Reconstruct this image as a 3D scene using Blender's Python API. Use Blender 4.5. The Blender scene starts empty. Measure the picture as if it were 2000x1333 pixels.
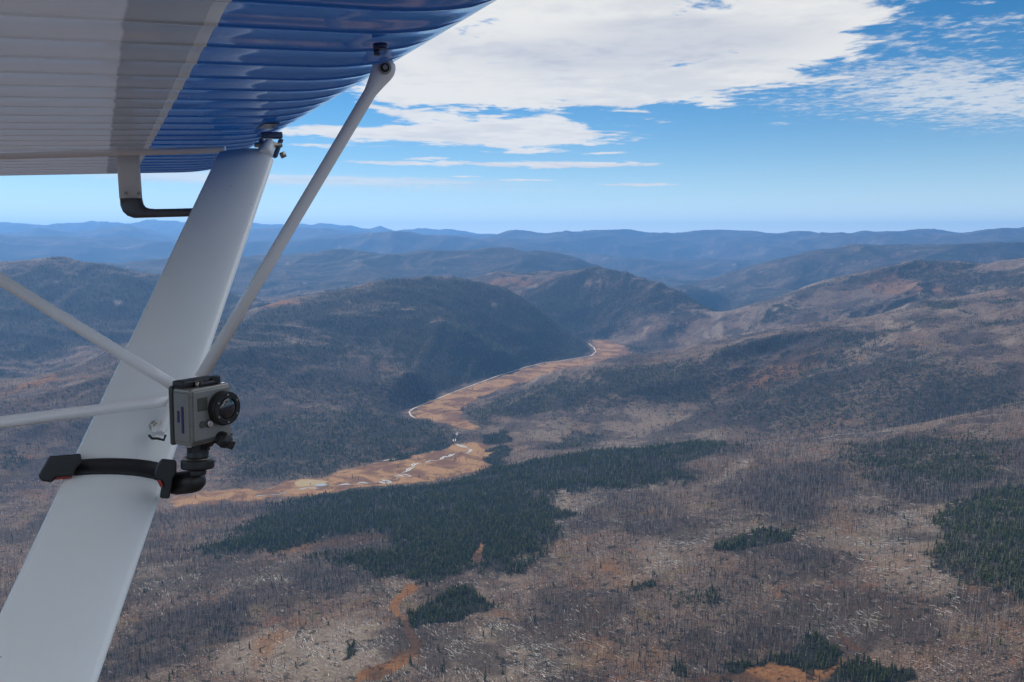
import bpy, bmesh, math, random
import numpy as np
from mathutils import Vector, Matrix

random.seed(7); rng = np.random.default_rng(11)
scn = bpy.context.scene
R = math.radians
EYE = 700.0                                   # camera height above the valley meadow (m)
F = 1664.0; PITCH = R(6.8)

# ------------------------------------------------------------------ camera
cam_d = bpy.data.cameras.new('camera'); cam = bpy.data.objects.new('camera', cam_d)
scn.collection.objects.link(cam); scn.camera = cam
cam.location = (0, 0, EYE); cam.rotation_euler = (R(90) - PITCH, 0, 0)
cam_d.sensor_width = 36; cam_d.lens = 36 * F / 2000
cam_d.clip_start = 0.02; cam_d.clip_end = 250000

# ------------------------------------------------------------------ sun
SUN_AZ, SUN_EL = R(-48), R(42)
sun_dir = Vector((math.sin(SUN_AZ) * math.cos(SUN_EL), math.cos(SUN_AZ) * math.cos(SUN_EL), math.sin(SUN_EL)))
sd = bpy.data.lights.new('sun', 'SUN'); sd.energy = 3.9; sd.angle = R(0.5); sd.color = (1, 0.94, 0.86)
so = bpy.data.objects.new('sun', sd); scn.collection.objects.link(so)
so.rotation_euler = sun_dir.to_track_quat('Z', 'Y').to_euler()

scn.view_settings.view_transform = 'Standard'; scn.view_settings.look = 'None'
scn.view_settings.gamma = 1; scn.view_settings.exposure = 0.9
scn.render.engine = 'CYCLES'
scn.cycles.max_bounces = 6; scn.cycles.volume_bounces = 2
scn.cycles.diffuse_bounces = 3; scn.cycles.glossy_bounces = 3

# ------------------------------------------------------------------ pixel helpers (2000 x 1333 photo pixels -> directions)
def ray(u, v):
    x = (u - 1000) / F; z = -(v - 666.5) / F
    return np.array([x, math.cos(PITCH) + z * math.sin(PITCH), -math.sin(PITCH) + z * math.cos(PITCH)])
def azel(u, v):
    d = ray(u, v); return math.atan2(d[0], d[1]), math.atan2(d[2], math.hypot(d[0], d[1]))

# ------------------------------------------------------------------ node expression helper
class G:
    def __init__(s, nt): s.nt = nt; s.n = nt.nodes; s.l = nt.links
    def new(s, t, **kw):
        n = s.n.new(t)
        for k, v in kw.items(): setattr(n, k, v)
        return n
    def put(s, sock, val):
        if isinstance(val, E): s.l.new(val.o, sock)
        elif isinstance(val, bpy.types.NodeSocket): s.l.new(val, sock)
        else: sock.default_value = val
    def m(s, op, *a):
        n = s.new('ShaderNodeMath', operation=op)
        for i, x in enumerate(a): s.put(n.inputs[i], x)
        return E(s, n.outputs[0])
    def mix(s, f, a, b, mode='MIX'):
        n = s.new('ShaderNodeMix', data_type='RGBA', blend_type=mode)
        s.put(n.inputs[0], f)
        for i, x in ((6, a), (7, b)):
            if isinstance(x, tuple) and len(x) == 3: x = (*x, 1)
            s.put(n.inputs[i], x)
        return E(s, n.outputs[2])
    def noise(s, vec, scale, detail=4, rough=0.55, dist=0.0, out=0):
        n = s.new('ShaderNodeTexNoise')
        if vec is not None: s.put(n.inputs['Vector'], vec)
        n.inputs['Scale'].default_value = scale; n.inputs['Detail'].default_value = detail
        n.inputs['Roughness'].default_value = rough; n.inputs['Distortion'].default_value = dist
        return E(s, n.outputs[out])
    def sm(s, x, a, b):
        n = s.new('ShaderNodeMapRange', interpolation_type='SMOOTHSTEP')
        s.put(n.inputs[0], x); n.inputs[1].default_value = a; n.inputs[2].default_value = b
        return E(s, n.outputs[0])
    def mapping(s, vec, scale=(1, 1, 1), rot=(0, 0, 0), loc=(0, 0, 0)):
        n = s.new('ShaderNodeMapping'); s.put(n.inputs[0], vec)
        n.inputs['Scale'].default_value = scale; n.inputs['Rotation'].default_value = rot; n.inputs['Location'].default_value = loc
        return E(s, n.outputs[0])
class E:
    def __init__(s, g, o): s.g = g; s.o = o
    def __add__(s, b): return s.g.m('ADD', s, b)
    __radd__ = __add__
    def __sub__(s, b): return s.g.m('SUBTRACT', s, b)
    def __rsub__(s, b): return s.g.m('SUBTRACT', b, s)
    def __mul__(s, b): return s.g.m('MULTIPLY', s, b)
    __rmul__ = __mul__
    def __truediv__(s, b): return s.g.m('DIVIDE', s, b)

# ------------------------------------------------------------------ world: sky with cloud layer, plus added fill clouds out of view
world = bpy.data.worlds.new('World'); scn.world = world; world.use_nodes = True
nt = world.node_tree; nt.nodes.clear(); g = G(nt)
sky = g.new('ShaderNodeTexSky', sky_type='NISHITA'); sky.sun_disc = False
sky.sun_elevation = SUN_EL; sky.sun_rotation = SUN_AZ
sky.altitude = 2000; sky.air_density = 1.0; sky.dust_density = 0.2; sky.ozone_density = 3.0
tc = g.new('ShaderNodeTexCoord')
sep = g.new('ShaderNodeSeparateXYZ'); g.put(sep.inputs[0], tc.outputs['Generated'])
X, Y, Z = [E(g, sep.outputs[i]) for i in range(3)]
hor = g.m('SQRT', X * X + Y * Y)
az = g.m('ARCTAN2', X, Y) * 57.2958
el = g.m('ARCTAN2', Z, hor) * 57.2958
zz = g.m('MAXIMUM', Z, 0.015) + 0.02
cv = g.new('ShaderNodeCombineXYZ'); g.put(cv.inputs[0], X / zz); g.put(cv.inputs[1], Y / zz)
plane = E(g, cv.outputs[0])
n1 = g.noise(plane, 2.2, 8, 0.62, 0.5)
n2 = g.noise(plane, 0.9, 5, 0.5, 0.2)
n3 = g.noise(g.mapping(plane, loc=(7, 3, 0)), 5.0, 6, 0.6)
n4 = g.noise(g.mapping(plane, loc=(1, 9, 4)), 1.6, 5, 0.55)
def blob(u, v, wu, wv, w, tilt=0):
    a, e = azel(u, v); a = math.degrees(a); e = math.degrees(e)
    pd = F * math.pi / 180 / math.cos(R(a)) ** 1.0
    dx = (az - a) * (pd / wu); dy = (el - e) * (pd / wv)
    if tilt: dy = dy + dx * tilt
    return g.m('EXPONENT', (dx * dx + dy * dy) * -1.0) * w
BIG = [(850, 90, 190, 90, 0.9), (1100, 40, 290, 120, 1.0), (1400, 30, 270, 110, 0.95), (1250, 140, 260, 45, .55),
       (880, 160, 160, 40, .75), (1150, 178, 220, 32, .7), (700, -150, 500, 160, .8), (1560, 90, 140, 50, .45), (1300,-200,500,140,.7)]
MID = [(620, 285, 120, 5, .55, 0), (900, 345, 60, 3, .6, 0), (1180, 300, 50, 3, .55, 0), (720, 205, 60, 10, .5, .4), (1000, 240, 190, 24, .62, 0), (1040, 272, 200, 22, .85, 0), (800, 262, 240, 16, .62, -.25), (640, 256, 140, 12, .5, 0), (800, 225, 90, 12, .5, .5),
       (1110, 322, 170, 7.5, .95, 0), (800, 319, 120, 6, .75, 0), (840, 309, 60, 4, .5, 0), (1250, 361, 90, 4, .8, 0),
       (1040, 352, 120, 3, .6, 0), (1030, 297, 60, 5, .5, 0),(1500, 243, 90, 9, .36, 0), (1570, 227, 40, 6, .35, 0)]
THIN = [(640, 352, 330, 9, 1.0, .2), (900, 372, 400, 12, .42, 0.1), (350, 345, 160, 14, .7, 0), (1850, 170, 200, 60, .62, 0), (1980, 210, 150, 50, .5, 0), (1700, 130, 160, 40, .3, 0), (1900, 50, 230, 30, .42, .25),
        (1560, 200, 200, 40, .3, 0), (1500, 330, 700, 40, .12, 0)]
def tot(lst):
    t = None
    for b in lst:
        x = blob(*b); t = x if t is None else t + x
    return t
mbig = tot(BIG)
dens_big = g.sm(g.m('MINIMUM', mbig, 1.0) + (n1 - 0.5) * 2.0 + (n3 - 0.5) * 1.1 + (n2 - .5) * .5, 0.42, 0.72)
dens_mid = g.sm(tot(MID) + (n1 - 0.5) * 1.3 + (n3 - .5) * 1.0, 0.38, 0.68)
n5 = g.noise(g.mapping(plane, loc=(2, 5, 1)), 13.0, 5, .65)
mthin = tot(THIN)
dens_thin = g.sm(mthin * (0.2 + n3 * 1.4) + ((n5 - .5) * 1.5 + (n3 - .5) * .7) * g.sm(mthin, 0.05, .35), 0.22, 0.85) * 0.72
nW = g.noise(g.mapping(plane, loc=(4, 2, 8)), 0.7, 7, .6)
away = g.m('MAXIMUM', g.sm(g.m('ABSOLUTE', az), 48, 75), g.sm(el, 22, 34))
dens_out = g.sm(nW, 0.40, 0.58) * away * g.sm(el, 4, 14)  # unseen clouds added around and above the view as fill light
dens = g.m('MAXIMUM', g.m('MAXIMUM', g.m('MAXIMUM', dens_big, dens_mid), dens_thin), dens_out)
# underside shading of the thick sheet
core = g.sm(blob(1180, 108, 330, 40, 1.0) + blob(1420, 70, 200, 30, .6) + blob(1250, 45, 150, 14, .5), 0.1, 0.9)
shade = core * (.25 + n1 * .6) + g.sm(n4 + (n3 - .5) * .5, 0.42, 0.7) * 0.42
ccol = g.mix(shade, (4.7, 4.6, 4.35), (2.9, 3.0, 3.35))
tint = g.mix(1.0, E(g, sky.outputs[0]), (0.235, 0.42, 0.50), 'MULTIPLY')
hs = g.new('ShaderNodeHueSaturation'); hs.inputs['Saturation'].default_value = 1.12; g.put(hs.inputs['Color'], tint); hs.inputs['Value'].default_value = 1.0
lowair = g.m('EXPONENT', el * (-1 / 3.0)) * g.sm(el, -1.5, 0.0)
lowc = g.mix(g.m('MINIMUM', lowair, 1.0), E(g, hs.outputs[0]), (7.0, 7.4, 6.6))
fill_gain = g.mix(away, (1, 1, 1), (1.95, 1.95, 1.95))  # added clouds set brighter to fill the strut
skyc = g.mix(dens, lowc, g.mix(1.0, ccol, fill_gain, 'MULTIPLY'))
bg = g.new('ShaderNodeBackground'); bg.inputs[1].default_value = 0.1; g.put(bg.inputs[0], skyc)
wo = g.new('ShaderNodeOutputWorld'); g.l.new(bg.outputs[0], wo.inputs[0])

# ------------------------------------------------------------------ numpy noise
def perlin(x, y, seed=0):
    xi = np.floor(x).astype(np.int64); yi = np.floor(y).astype(np.int64); xf = x - xi; yf = y - yi
    def gr(ix, iy, dx, dy):
        h = (ix * 374761393 + iy * 668265263 + seed * 1442695041) & 0xffffffff
        h = ((h ^ (h >> 13)) * 1274126177) & 0xffffffff; h = h ^ (h >> 16)
        a = h.astype(np.float64) * (2 * math.pi / 4294967296.0)
        return np.cos(a) * dx + np.sin(a) * dy
    u = xf * xf * xf * (xf * (xf * 6 - 15) + 10); v = yf * yf * yf * (yf * (yf * 6 - 15) + 10)
    n00 = gr(xi, yi, xf, yf); n10 = gr(xi + 1, yi, xf - 1, yf); n01 = gr(xi, yi + 1, xf, yf - 1); n11 = gr(xi + 1, yi + 1, xf - 1, yf - 1)
    return ((n00 * (1 - u) + n10 * u) * (1 - v) + (n01 * (1 - u) + n11 * u) * v) * 1.5
def smooth(x, a, b):
    t = np.clip((x - a) / (b - a), 0, 1); return t * t * (3 - 2 * t)

# ------------------------------------------------------------------ terrain control points
def squash(D): return D if D < 12 else 12 + (D - 12) * .62   # far ranges stand within 34 km
CT = []                                               # (azimuth, ln distance, z)
def ridge(lst):                                       # crest seen at photo pixel (u, v), D km away
    for u, v, D in lst:
        D = squash(D); a, e = azel(u, v); CT.append((a, math.log(D * 1000), EYE + D * 1000 * math.tan(e)))
def level(lst):                                       # column u, distance km, height m
    for u, D, z in lst: CT.append((azel(u, 600)[0], math.log(squash(D) * 1000), z))
def fore(lst):                                        # photo pixel lying at height z
    for u, v, z in lst:
        a, e = azel(u, v); CT.append((a, math.log((EYE - z) / math.tan(-e)), z))
fore([(0,1333,100),(500,1333,120),(1000,1333,130),(1500,1333,150),(2000,1333,190),(-300,1333,60),(2300,1333,220),
      (0,1200,100),(500,1200,105),(1000,1200,120),(1500,1200,155),(2000,1200,215),(2300,1200,250),
      (300,1080,75),(700,1080,85),(1000,1080,105),(1400,1080,150),(2000,1080,225),
      (340,1005,18),(700,1000,50),(1000,1000,85),(1400,1000,140),(1800,1000,185),(2000,1000,222),
      (460,975,3),(580,965,6),(700,955,12),(830,940,18),(960,915,36),(1100,888,75),(1350,866,108),(1600,853,148),(1750,836,182),(1880,812,210),(2000,795,238),(2200,770,270),
      (0,1000,10),(0,1120,40),(-300,1000,20),(-300,1150,40)])
level([(1100,2.95,10),(1350,2.8,30),(1500,2.85,35),(1700,2.75,70),(2000,2.85,110),(2300,3,140)])
fore([(600,950,2),(800,925,2),(940,900,3),(900,850,6),(900,820,10),(810,803,12),(870,773,14),(1000,733,18),(1060,714,20),(1150,700,22),(1000,755,17),(1100,730,20),(1210,680,26),(1230,690,26),(1160,672,28),
      (340,975,2),(480,962,2),(950,865,12),(1060,860,14),(1000,820,18),(1200,870,25)])
level([(1340,6.6,32),(1420,7.4,38),(1390,8.4,42),(1330,9.6,60),(1300,5.5,38)])
# centre hill, hill behind it
ridge([(430,632,4.6),(500,602,4.8),(560,588,5),(640,571,5.1),(700,558,5.2),(760,549,5.2),(850,541,5.3),(920,548,5.3),(980,563,5.3),(1040,597,5.25),(1085,640,5.2)])
fore([(1150,652,60),(1150,672,36)])
ridge([(900,549,6.8),(980,536,6.8),(1050,540,6.8),(1100,532,6.7),(1160,525,6.7),(1210,529,6.6),(1250,541,6.55),(1290,560,6.5),(1320,572,6.4),(1350,587,6.35),(1375,600,6.3),(1400,616,6.25)])
level([(850,6.0,300),(960,6.0,250),(500,5.8,210),(700,6.3,230),(560,3.2,70),(700,3.0,45),(450,3.0,40),(700,4.1,190),(850,3.7,90),(900,4.4,210)])
# left mountains
ridge([(-250,520,6.5),(0,515,6.3),(60,510,6.3),(110,511,6.25),(150,516,6.2),(220,533,6),(330,560,5.9)])
ridge([(-250,800,3.2),(0,772,3.35),(60,758,3.4),(120,738,3.5),(200,707,3.7),(300,670,4),(370,650,4.3)])
fore([(60,742,92),(20,758,85),(110,728,100)]); level([(-150,4.2,60),(250,5.0,120),(400,5.4,190),(0,4.6,130),(-200,7.6,200),(100,7.4,230),(500,7.2,220),(900,7.9,180),(700,7.7,250)])
ridge([(-250,515,9.77),(220,526,9.77),(300,509,10.12),(400,506,10.35),(480,503,10.35),(560,499,10.35),(620,494,10.35),(690,487,10.35),(740,499,10.35),(790,494,10.35),(850,491,10.35),(880,497,10.35),(930,489,10.35),(980,486,10.35),(1005,488,10.35),(1040,499,10.35),(1080,491,10.12),(1110,501,10.00),(1150,518,9.89),(1210,547,9.66),(1280,592,9.43)])
# right hills
ridge([(1240,666,5.6),(1270,658,5.6),(1300,648,5.6),(1325,641,5.62),(1350,633,5.65),(1375,626,5.68),(1400,618,5.7),(1425,609,5.75),(1450,601,5.8),(1475,593,5.85),(1500,586,5.9),(1530,576,5.95),(1560,566,6),(1600,557,6.1),(1700,531,6.3),(1750,517,6.4),(1800,512,6.4),(1840,512,6.4),(1900,520,6.3),(1950,518,6.2),(2000,510,6.2),(2250,500,6)])
ridge([(905,797,3.46),(960,776,3.6),(1050,746,3.8),(1150,716,3.95),(1250,692,4.1),(1350,676,4.15),(1450,660,4.2),(1600,640,4.3),(1700,618,4.4),(1850,590,4.6),(2000,562,4.8),(2250,540,5)])
level([(1350,4.8,70),(1500,5.1,150),(1700,5.3,285),(1900,5.6,350),(2200,5.6,380),(1500,3.3,110),(1700,3.4,190),(1850,3.2,170),(2000,3.5,260),(1250,3.3,45),(1600,3.9,230)])
ridge([(1340,610,7.70),(1380,585,8.45),(1400,568,8.87),(1430,547,9.50),(1500,517,10.03),(1540,503,10.35),(1580,491,10.56),(1640,485,10.56),(1700,480,10.56),(1780,483,10.56),(1850,481,10.56),(1900,477,10.88),(1950,480,11.09),(2000,482,11.09),(2250,478,11.09)])
level([(1480,8.2,90),(1600,8.8,170),(1750,9,230),(1950,9,260),(2200,9,280),(1440,7.4,60)])
# hills in the gap and far blue ranges
ridge([(1180,535,12),(1230,540,12),(1300,550,11.6),(1350,562,11),(1130,503,17),(1200,504,17),(1300,509,17),(1400,513,16.5),(1450,516,16)])
level([(1300,14,120),(1420,13,130),(1600,13.5,300),(1800,14,330),(2050,14,350),(2300,14,350),(-250,12,200),(100,13,180),(400,13,170),(700,13,180),(1000,12.5,160),(1100,10,120),(1420,20,250)])
ridge([(-250,480,19.8),(0,477,19.1),(150,481,19.1),(300,474,19.8),(450,478,19.8),(560,472,19.8),(640,466,19.8),(700,459,19.8),(800,455,19.8),(860,459,19.8),(900,463,19.8),(960,470,19.8),(1050,481,19.1),(1130,494,18.4),(1230,508,17.7)])
ridge([(-250,455,29),(0,456,29),(60,448,29),(120,453,29),(180,450,29),(240,443,29),(300,452,29),(400,455,29),(500,449,29),(560,453,29),(680,452,29),(760,457,29),(860,460,37),(960,464,28)])
ridge([(1000,463,25.5),(1060,458,27.5),(1130,453,25),(1190,455,25),(1250,452,26.5),(1330,457,26),(1400,462,25.5),(1470,461,25),(1560,463,25),(1620,463,24),(1680,460,23),(1740,460,22),(1800,465,21),(1850,463,20),(1920,470,19),(2000,480,18),(2250,482,18)])
ridge([(-250,440,41),(0,438,41),(70,441,41),(140,437,41),(200,441,41),(260,436,41),(350,440,41),(450,443,41),(560,442,41),(630,440,41),(690,443,41),(760,448,41),(850,450,41),(900,453,41),(980,459,41),(1080,462,41),(1180,465,41),(1500,466,41),(1800,467,41),(1870,461,41),(1900,463,41),(1960,469,41),(2250,467,41)])
level([(-200,17,200),(200,18,220),(600,18,230),(900,17,200),(100,24,380),(500,24,380),(900,24,380),(1300,21,260),(1700,17.5,300),(2000,15.5,330),(200,34,560),(700,34,560),(1200,33,500),(1700,33,500),(2100,30,500),
       (200,45.5,500),(1000,45.5,400),(1900,45.5,400)])
# the rest of the land, out of the picture
for a in (-175, -150, -120, -95, -70, -50, 50, 70, 95, 120, 150, 175):
    for D, z in ((1, 90), (3, 160), (6, 380), (12, 420), (24, 600), (34, 500)):
        CT.append((R(a), math.log(D * 1000), z + 60 * math.sin(a * 3 + D)))
for u in (-200, 400, 1000, 1600, 2200): level([(u, 0.35, 120), (u, 0.7, 135)])
CT = np.array(CT)

def relief(x, y, D):                                 # spurs and gullies, in metres
    k = smooth(D, 2600, 3800); kf = smooth(D, 10000, 17000)
    wx = x + 260 * perlin(x / 900, y / 900, 3); wy = y + 260 * perlin(x / 900 + 9, y / 900, 4)
    r = 0
    for lam, amp, sdn in ((1500, 110, 1), (720, 58, 2), (340, 26, 5), (160, 12, 6), (75, 5, 7)):
        r = r + amp * (0.33 - np.abs(perlin(wx / lam, wy / lam, sdn)))
    big = 260 * (0.3 - np.abs(perlin(x / 5200, y / 5200, 21))) + 210 * (0.3 - np.abs(perlin(x / 2300, y / 2300, 22))) + 120 * (0.3 - np.abs(perlin(x / 1100, y / 1100, 23)))
    fg = 9 * perlin(x / 300, y / 300, 31) + 4 * perlin(x / 120, y / 120, 32) + 1.4 * perlin(x / 45, y / 45, 33)
    return r * k * (1 - .35 * kf) + big * kf + fg * (1 - k)

cx, cy = np.sin(CT[:, 0]) * np.exp(CT[:, 1]), np.cos(CT[:, 0]) * np.exp(CT[:, 1])
# merge duplicated spots
keep = []
for i in range(len(CT)):
    if all(math.hypot((CT[i, 0] - CT[j, 0]), CT[i, 1] - CT[j, 1]) > 0.006 for j in keep): keep.append(i)
CT = CT[keep]; cx = cx[keep]; cy = cy[keep]
rhs = CT[:, 2] - relief(cx, cy, np.hypot(cx, cy))
sc_d = np.exp(CT[:, 1])
rhs_n = rhs / sc_d * 1000                              # fit z / D so far and near relief weigh alike
KC = 0.02
def kern(a, l, b, m): return np.sqrt((a - b) ** 2 + ((l - m) * 1.0) ** 2 + KC * KC)
Am = kern(CT[:, 0][:, None], CT[:, 1][:, None], CT[:, 0][None], CT[:, 1][None])
n_ = len(CT); Pm = np.stack([np.ones(n_), CT[:, 0], CT[:, 1]], 1)
M_ = np.block([[Am, Pm], [Pm.T, np.zeros((3, 3))]])
wgt = np.linalg.solve(M_, np.concatenate([rhs_n, np.zeros(3)]))

# grid axes
fa = R(37); a_f = np.linspace(-fa, fa, 960)
a_c = np.linspace(fa, math.pi, 60)[1:]
A_ax = np.concatenate([-a_c[::-1], a_f, a_c]); A_ax[0] = -math.pi; A_ax[-1] = math.pi
L_ax = np.concatenate([np.linspace(math.log(15), math.log(850), 24)[:-1],
                       np.arange(math.log(850), math.log(3000), .0031), np.arange(math.log(3000), math.log(11000), .0040),
                       np.arange(math.log(11000), math.log(34500), .0062)])
na, nl = len(A_ax), len(L_ax)
ca = np.linspace(-fa, fa, 240); ca = np.concatenate([-a_c[::-1], ca, a_c]); ca[0] = -math.pi; ca[-1] = math.pi
cl = np.linspace(L_ax[0], L_ax[-1], 420)
base = np.empty((len(cl), len(ca)))
for i, l in enumerate(cl):
    K = kern(ca[:, None], l, CT[:, 0][None], CT[:, 1][None])
    base[i] = (K @ wgt[:n_] + wgt[n_] + wgt[n_ + 1] * ca + wgt[n_ + 2] * l) * math.exp(l) / 1000
def lookup(grid, aax, lax, a, l):
    ia = np.clip(np.searchsorted(aax, a) - 1, 0, len(aax) - 2); il = np.clip(np.searchsorted(lax, l) - 1, 0, len(lax) - 2)
    fa_ = (a - aax[ia]) / (aax[ia + 1] - aax[ia]); fl = np.clip((l - lax[il]) / (lax[il + 1] - lax[il]), 0, 1)
    return (grid[il, ia] * (1 - fa_) + grid[il, ia + 1] * fa_) * (1 - fl) + (grid[il + 1, ia] * (1 - fa_) + grid[il + 1, ia + 1] * fa_) * fl
AA, LL = np.meshgrid(A_ax, L_ax); DD = np.exp(LL); GX = DD * np.sin(AA); GY = DD * np.cos(AA)
GZ = lookup(base, ca, cl, AA.ravel(), LL.ravel()).reshape(AA.shape) + relief(GX, GY, DD)
seam = 0.5 * (GZ[:, 0] + GZ[:, -1]); GZ[:, 0] = seam; GZ[:, -1] = seam
GZ = np.maximum(GZ, -20)

# ------------------------------------------------------------------ polygons on the ground
def onplane(pts, z=8.0):
    o = []
    for u, v in pts:
        d = ray(u, v); t = (EYE - z) / -d[2]; o.append((d[0] * t, d[1] * t))
    return np.array(o)
def sdist(px, py, poly):                              # signed distance in metres, + inside
    d2 = np.full(px.shape, 1e18); ins = np.zeros(px.shape, bool); n = len(poly)
    for i in range(n):
        x0, y0 = poly[i]; x1, y1 = poly[(i + 1) % n]
        ex, ey = x1 - x0, y1 - y0; t = np.clip(((px - x0) * ex + (py - y0) * ey) / (ex * ex + ey * ey + 1e-9), 0, 1)
        d2 = np.minimum(d2, (px - x0 - t * ex) ** 2 + (py - y0 - t * ey) ** 2)
        c = ((y0 > py) != (y1 > py)) & (px < (x1 - x0) * (py - y0) / (y1 - y0 + 1e-12) + x0); ins ^= c
    d = np.sqrt(d2); return np.where(ins, d, -d)
MEADOW1 = [(340,992),(335,966),(400,958),(470,955),(520,950),(570,937),(640,927),(660,922),(740,903),(790,893),(860,878),(885,868),(930,862),(960,868),(945,884),(985,876),(950,898),(968,912),(900,927),(860,940),(800,945),(700,953),(560,972),(470,978)]
MEADOW2 = [(799,802),(812,813),(850,820),(900,832),(940,836),(938,826),(905,814),(905,795),(930,778),(1000,753),(1080,733),(1200,706),(1234,692),(1222,678),(1185,667),(1155,668),(1163,690),(1150,700),(1060,711),(1000,728),(870,768),(815,790)]
P1, P2 = onplane(MEADOW1, 2), onplane(MEADOW2, 16)
near = (DD > 1500) & (DD < 7500) & (np.abs(AA) < fa)
nx, ny = GX[near], GY[near]
sm_ = np.maximum(sdist(nx, ny, P1), sdist(nx, ny, P2))
meadow_sd = np.full(GZ.shape, -9999.0); meadow_sd[near] = sm_
flat = smooth(meadow_sd, -110, -5)
floor_z = np.clip((DD - 2500) * 0.0085, 0, 30)
GZ = GZ * (1 - flat) + floor_z * flat
def z_at(x, y):
    return lookup(GZ, A_ax, L_ax, np.arctan2(x, y), np.log(np.hypot(x, y)))
LM = np.linspace(math.log(700), math.log(30000), 3000); DM = np.exp(LM)
def hit(u, v):                                        # where the sight line of a photo pixel meets the land
    a, e = azel(u, v); z = lookup(GZ, A_ax, L_ax, np.full(LM.shape, a), LM)
    below = np.nonzero(EYE + DM * math.tan(e) < z)[0]
    D = DM[below[0]] if len(below) else 9000.0
    return (D * math.sin(a), D * math.cos(a))
def land(pts): return np.array([hit(u, v) for u, v in pts])

CON = [  # stands of live conifers: outline, edge softness, density
 ([(390,1087),(430,1060),(480,1040),(520,1005),(545,985),(600,970),(700,958),(860,945),(965,915),(1080,893),(1200,878),(1330,868),(1420,866),(1400,885),(1330,905),(1352,938),(1200,950),(1060,960),(1065,985),(1100,1003),(1060,1060),(1010,1112),(920,1108),(850,1130),(770,1122),(700,1105),(640,1090),(765,1070),(772,1042),(690,1038),(600,1058),(500,1075)], 30, 1.0),
 ([(560,812),(700,795),(850,826),(900,860),(870,874),(780,890),(740,900),(650,922),(570,935),(450,930),(440,820)], 60, .55),
 ([(903,800),(960,782),(1050,752),(1150,735),(1300,712),(1400,735),(1390,790),(1200,775),(1080,800),(960,815),(955,832),(925,822)], 45, .6),
 ([(1380,800),(1480,745),(1600,700),(1750,690),(1900,720),(2000,740),(2000,785),(1750,828),(1500,842),(1400,830)], 90, .42),
 ([(1600,675),(1700,665),(1780,700),(1750,760),(1600,760)], 80, .4),
 ([(1645,880),(1700,862),(1830,852),(1960,860),(1955,925),(1860,950),(1700,940)], 40, .5),
 ([(1830,1012),(1880,975),(1950,950),(2040,940),(2040,1190),(1940,1150),(1820,1110)], 10, .62),
 ([(1395,1075),(1440,1052),(1500,1030),(1525,1040),(1560,1035),(1540,1060),(1440,1080)], 7, .8),
 ([(1505,1290),(1540,1260),(1600,1236),(1640,1265),(1655,1282),(1620,1303),(1560,1300),(1530,1296)], 3, 1.0),
 ([(1412,1306),(1420,1297),(1445,1295),(1458,1306),(1445,1316),(1425,1317)], 2, 1.0),
 ([(1460,1305),(1500,1288),(1512,1295),(1480,1312)], 2, 1.0),
 ([(1610,1333),(1640,1300),(1700,1290),(1770,1300),(1800,1333)], 6, .9),
 ([(780,1225),(795,1200),(850,1172),(900,1150),(960,1180),(940,1198),(860,1218),(800,1234)], 5, 1.0),
 ([(1235,1145),(1270,1136),(1275,1150),(1240,1158)], 4, .7), ([(1310,1165),(1400,1150),(1410,1180),(1330,1190)], 8, .35),
 ([(1055,880),(1120,840),(1180,850),(1160,870)], 10, .5), ([(935,905),(930,880),(1000,868),(985,900),(968,915)], 6, .95), ([(935,850),(990,845),(1000,862),(940,870)], 6, .9),
 ([(1305,1310),(1340,1300),(1345,1320)], 4, .9), ([(665,1262),(680,1258),(682,1285),(668,1288)], 3, .9),
 ([(750,905),(800,880),(870,862),(885,878),(800,900),(755,916)], 4, .9),
 ([(420,650),(500,612),(620,580),(760,555),(860,545),(960,560),(1030,600),(1060,650),(1000,640),(900,600),(760,590),(600,620),(500,640)], 45, .55),
 ([(1060,590),(1130,560),(1250,560),(1330,600),(1200,660),(1150,665),(1060,620)], 45, .5),
 ([(-100,560),(100,530),(260,560),(330,620),(150,680),(-100,700)], 60, .45),
 ([(1750,530),(1900,530),(2050,540),(2050,570),(1850,560)], 40, .55)]
DRK = [([(200,1290),(260,1225),(330,1205),(420,1185),(480,1175),(485,1235),(420,1260),(300,1310),(200,1325)], 14, 1.0),
       ([(1380,960),(1500,905),(1640,900),(1680,950),(1560,1010),(1420,1000)], 30, .7),
       ([(1500,1080),(1600,1060),(1620,1110),(1420,1170),(1380,1130)], 25, .6), ([(560,1120),(700,1110),(760,1150),(600,1160)], 12, .7),
       ([(1100,905),(1300,960),(1350,1020),(1250,1060),(1120,1010)], 20, .4), ([(1700,930),(2000,920),(2040,950),(1850,985),(1700,970)], 14, .8),
       ([(450,700),(700,640),(1000,680),(1100,700),(900,760),(600,780)], 60, .6)]
PAL = [([(470,1255),(700,1200),(800,1290),(780,1333),(460,1333)], 25, .9), ([(820,1240),(960,1210),(1150,1240),(1150,1333),(850,1333)], 30, .7),
       ([(1060,960),(1110,955),(1250,945),(1330,945),(1200,965),(1120,1010),(1110,1060),(1080,1050),(1095,1003)], 10, .8),
       ([(460,1125),(560,1110),(590,1130),(480,1150)], 10, .8), ([(1440,905),(1480,895),(1420,940),(1360,960)], 12, .7),
       ([(1340,870),(1000,845),(960,838),(1080,800),(1250,790),(1380,810),(1420,850)], 30, .55),
       ([(1700,1020),(1830,970),(1830,1100),(1900,1160),(1800,1180),(1700,1100)], 25, .5), ([(1560,1180),(1750,1190),(1700,1260),(1560,1230)], 25, .5),
       ([(1450,600),(1550,580),(1600,600),(1450,640)], 40, .5), ([(230,1100),(400,1130),(330,1170),(220,1160)], 12, .6)]
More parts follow.
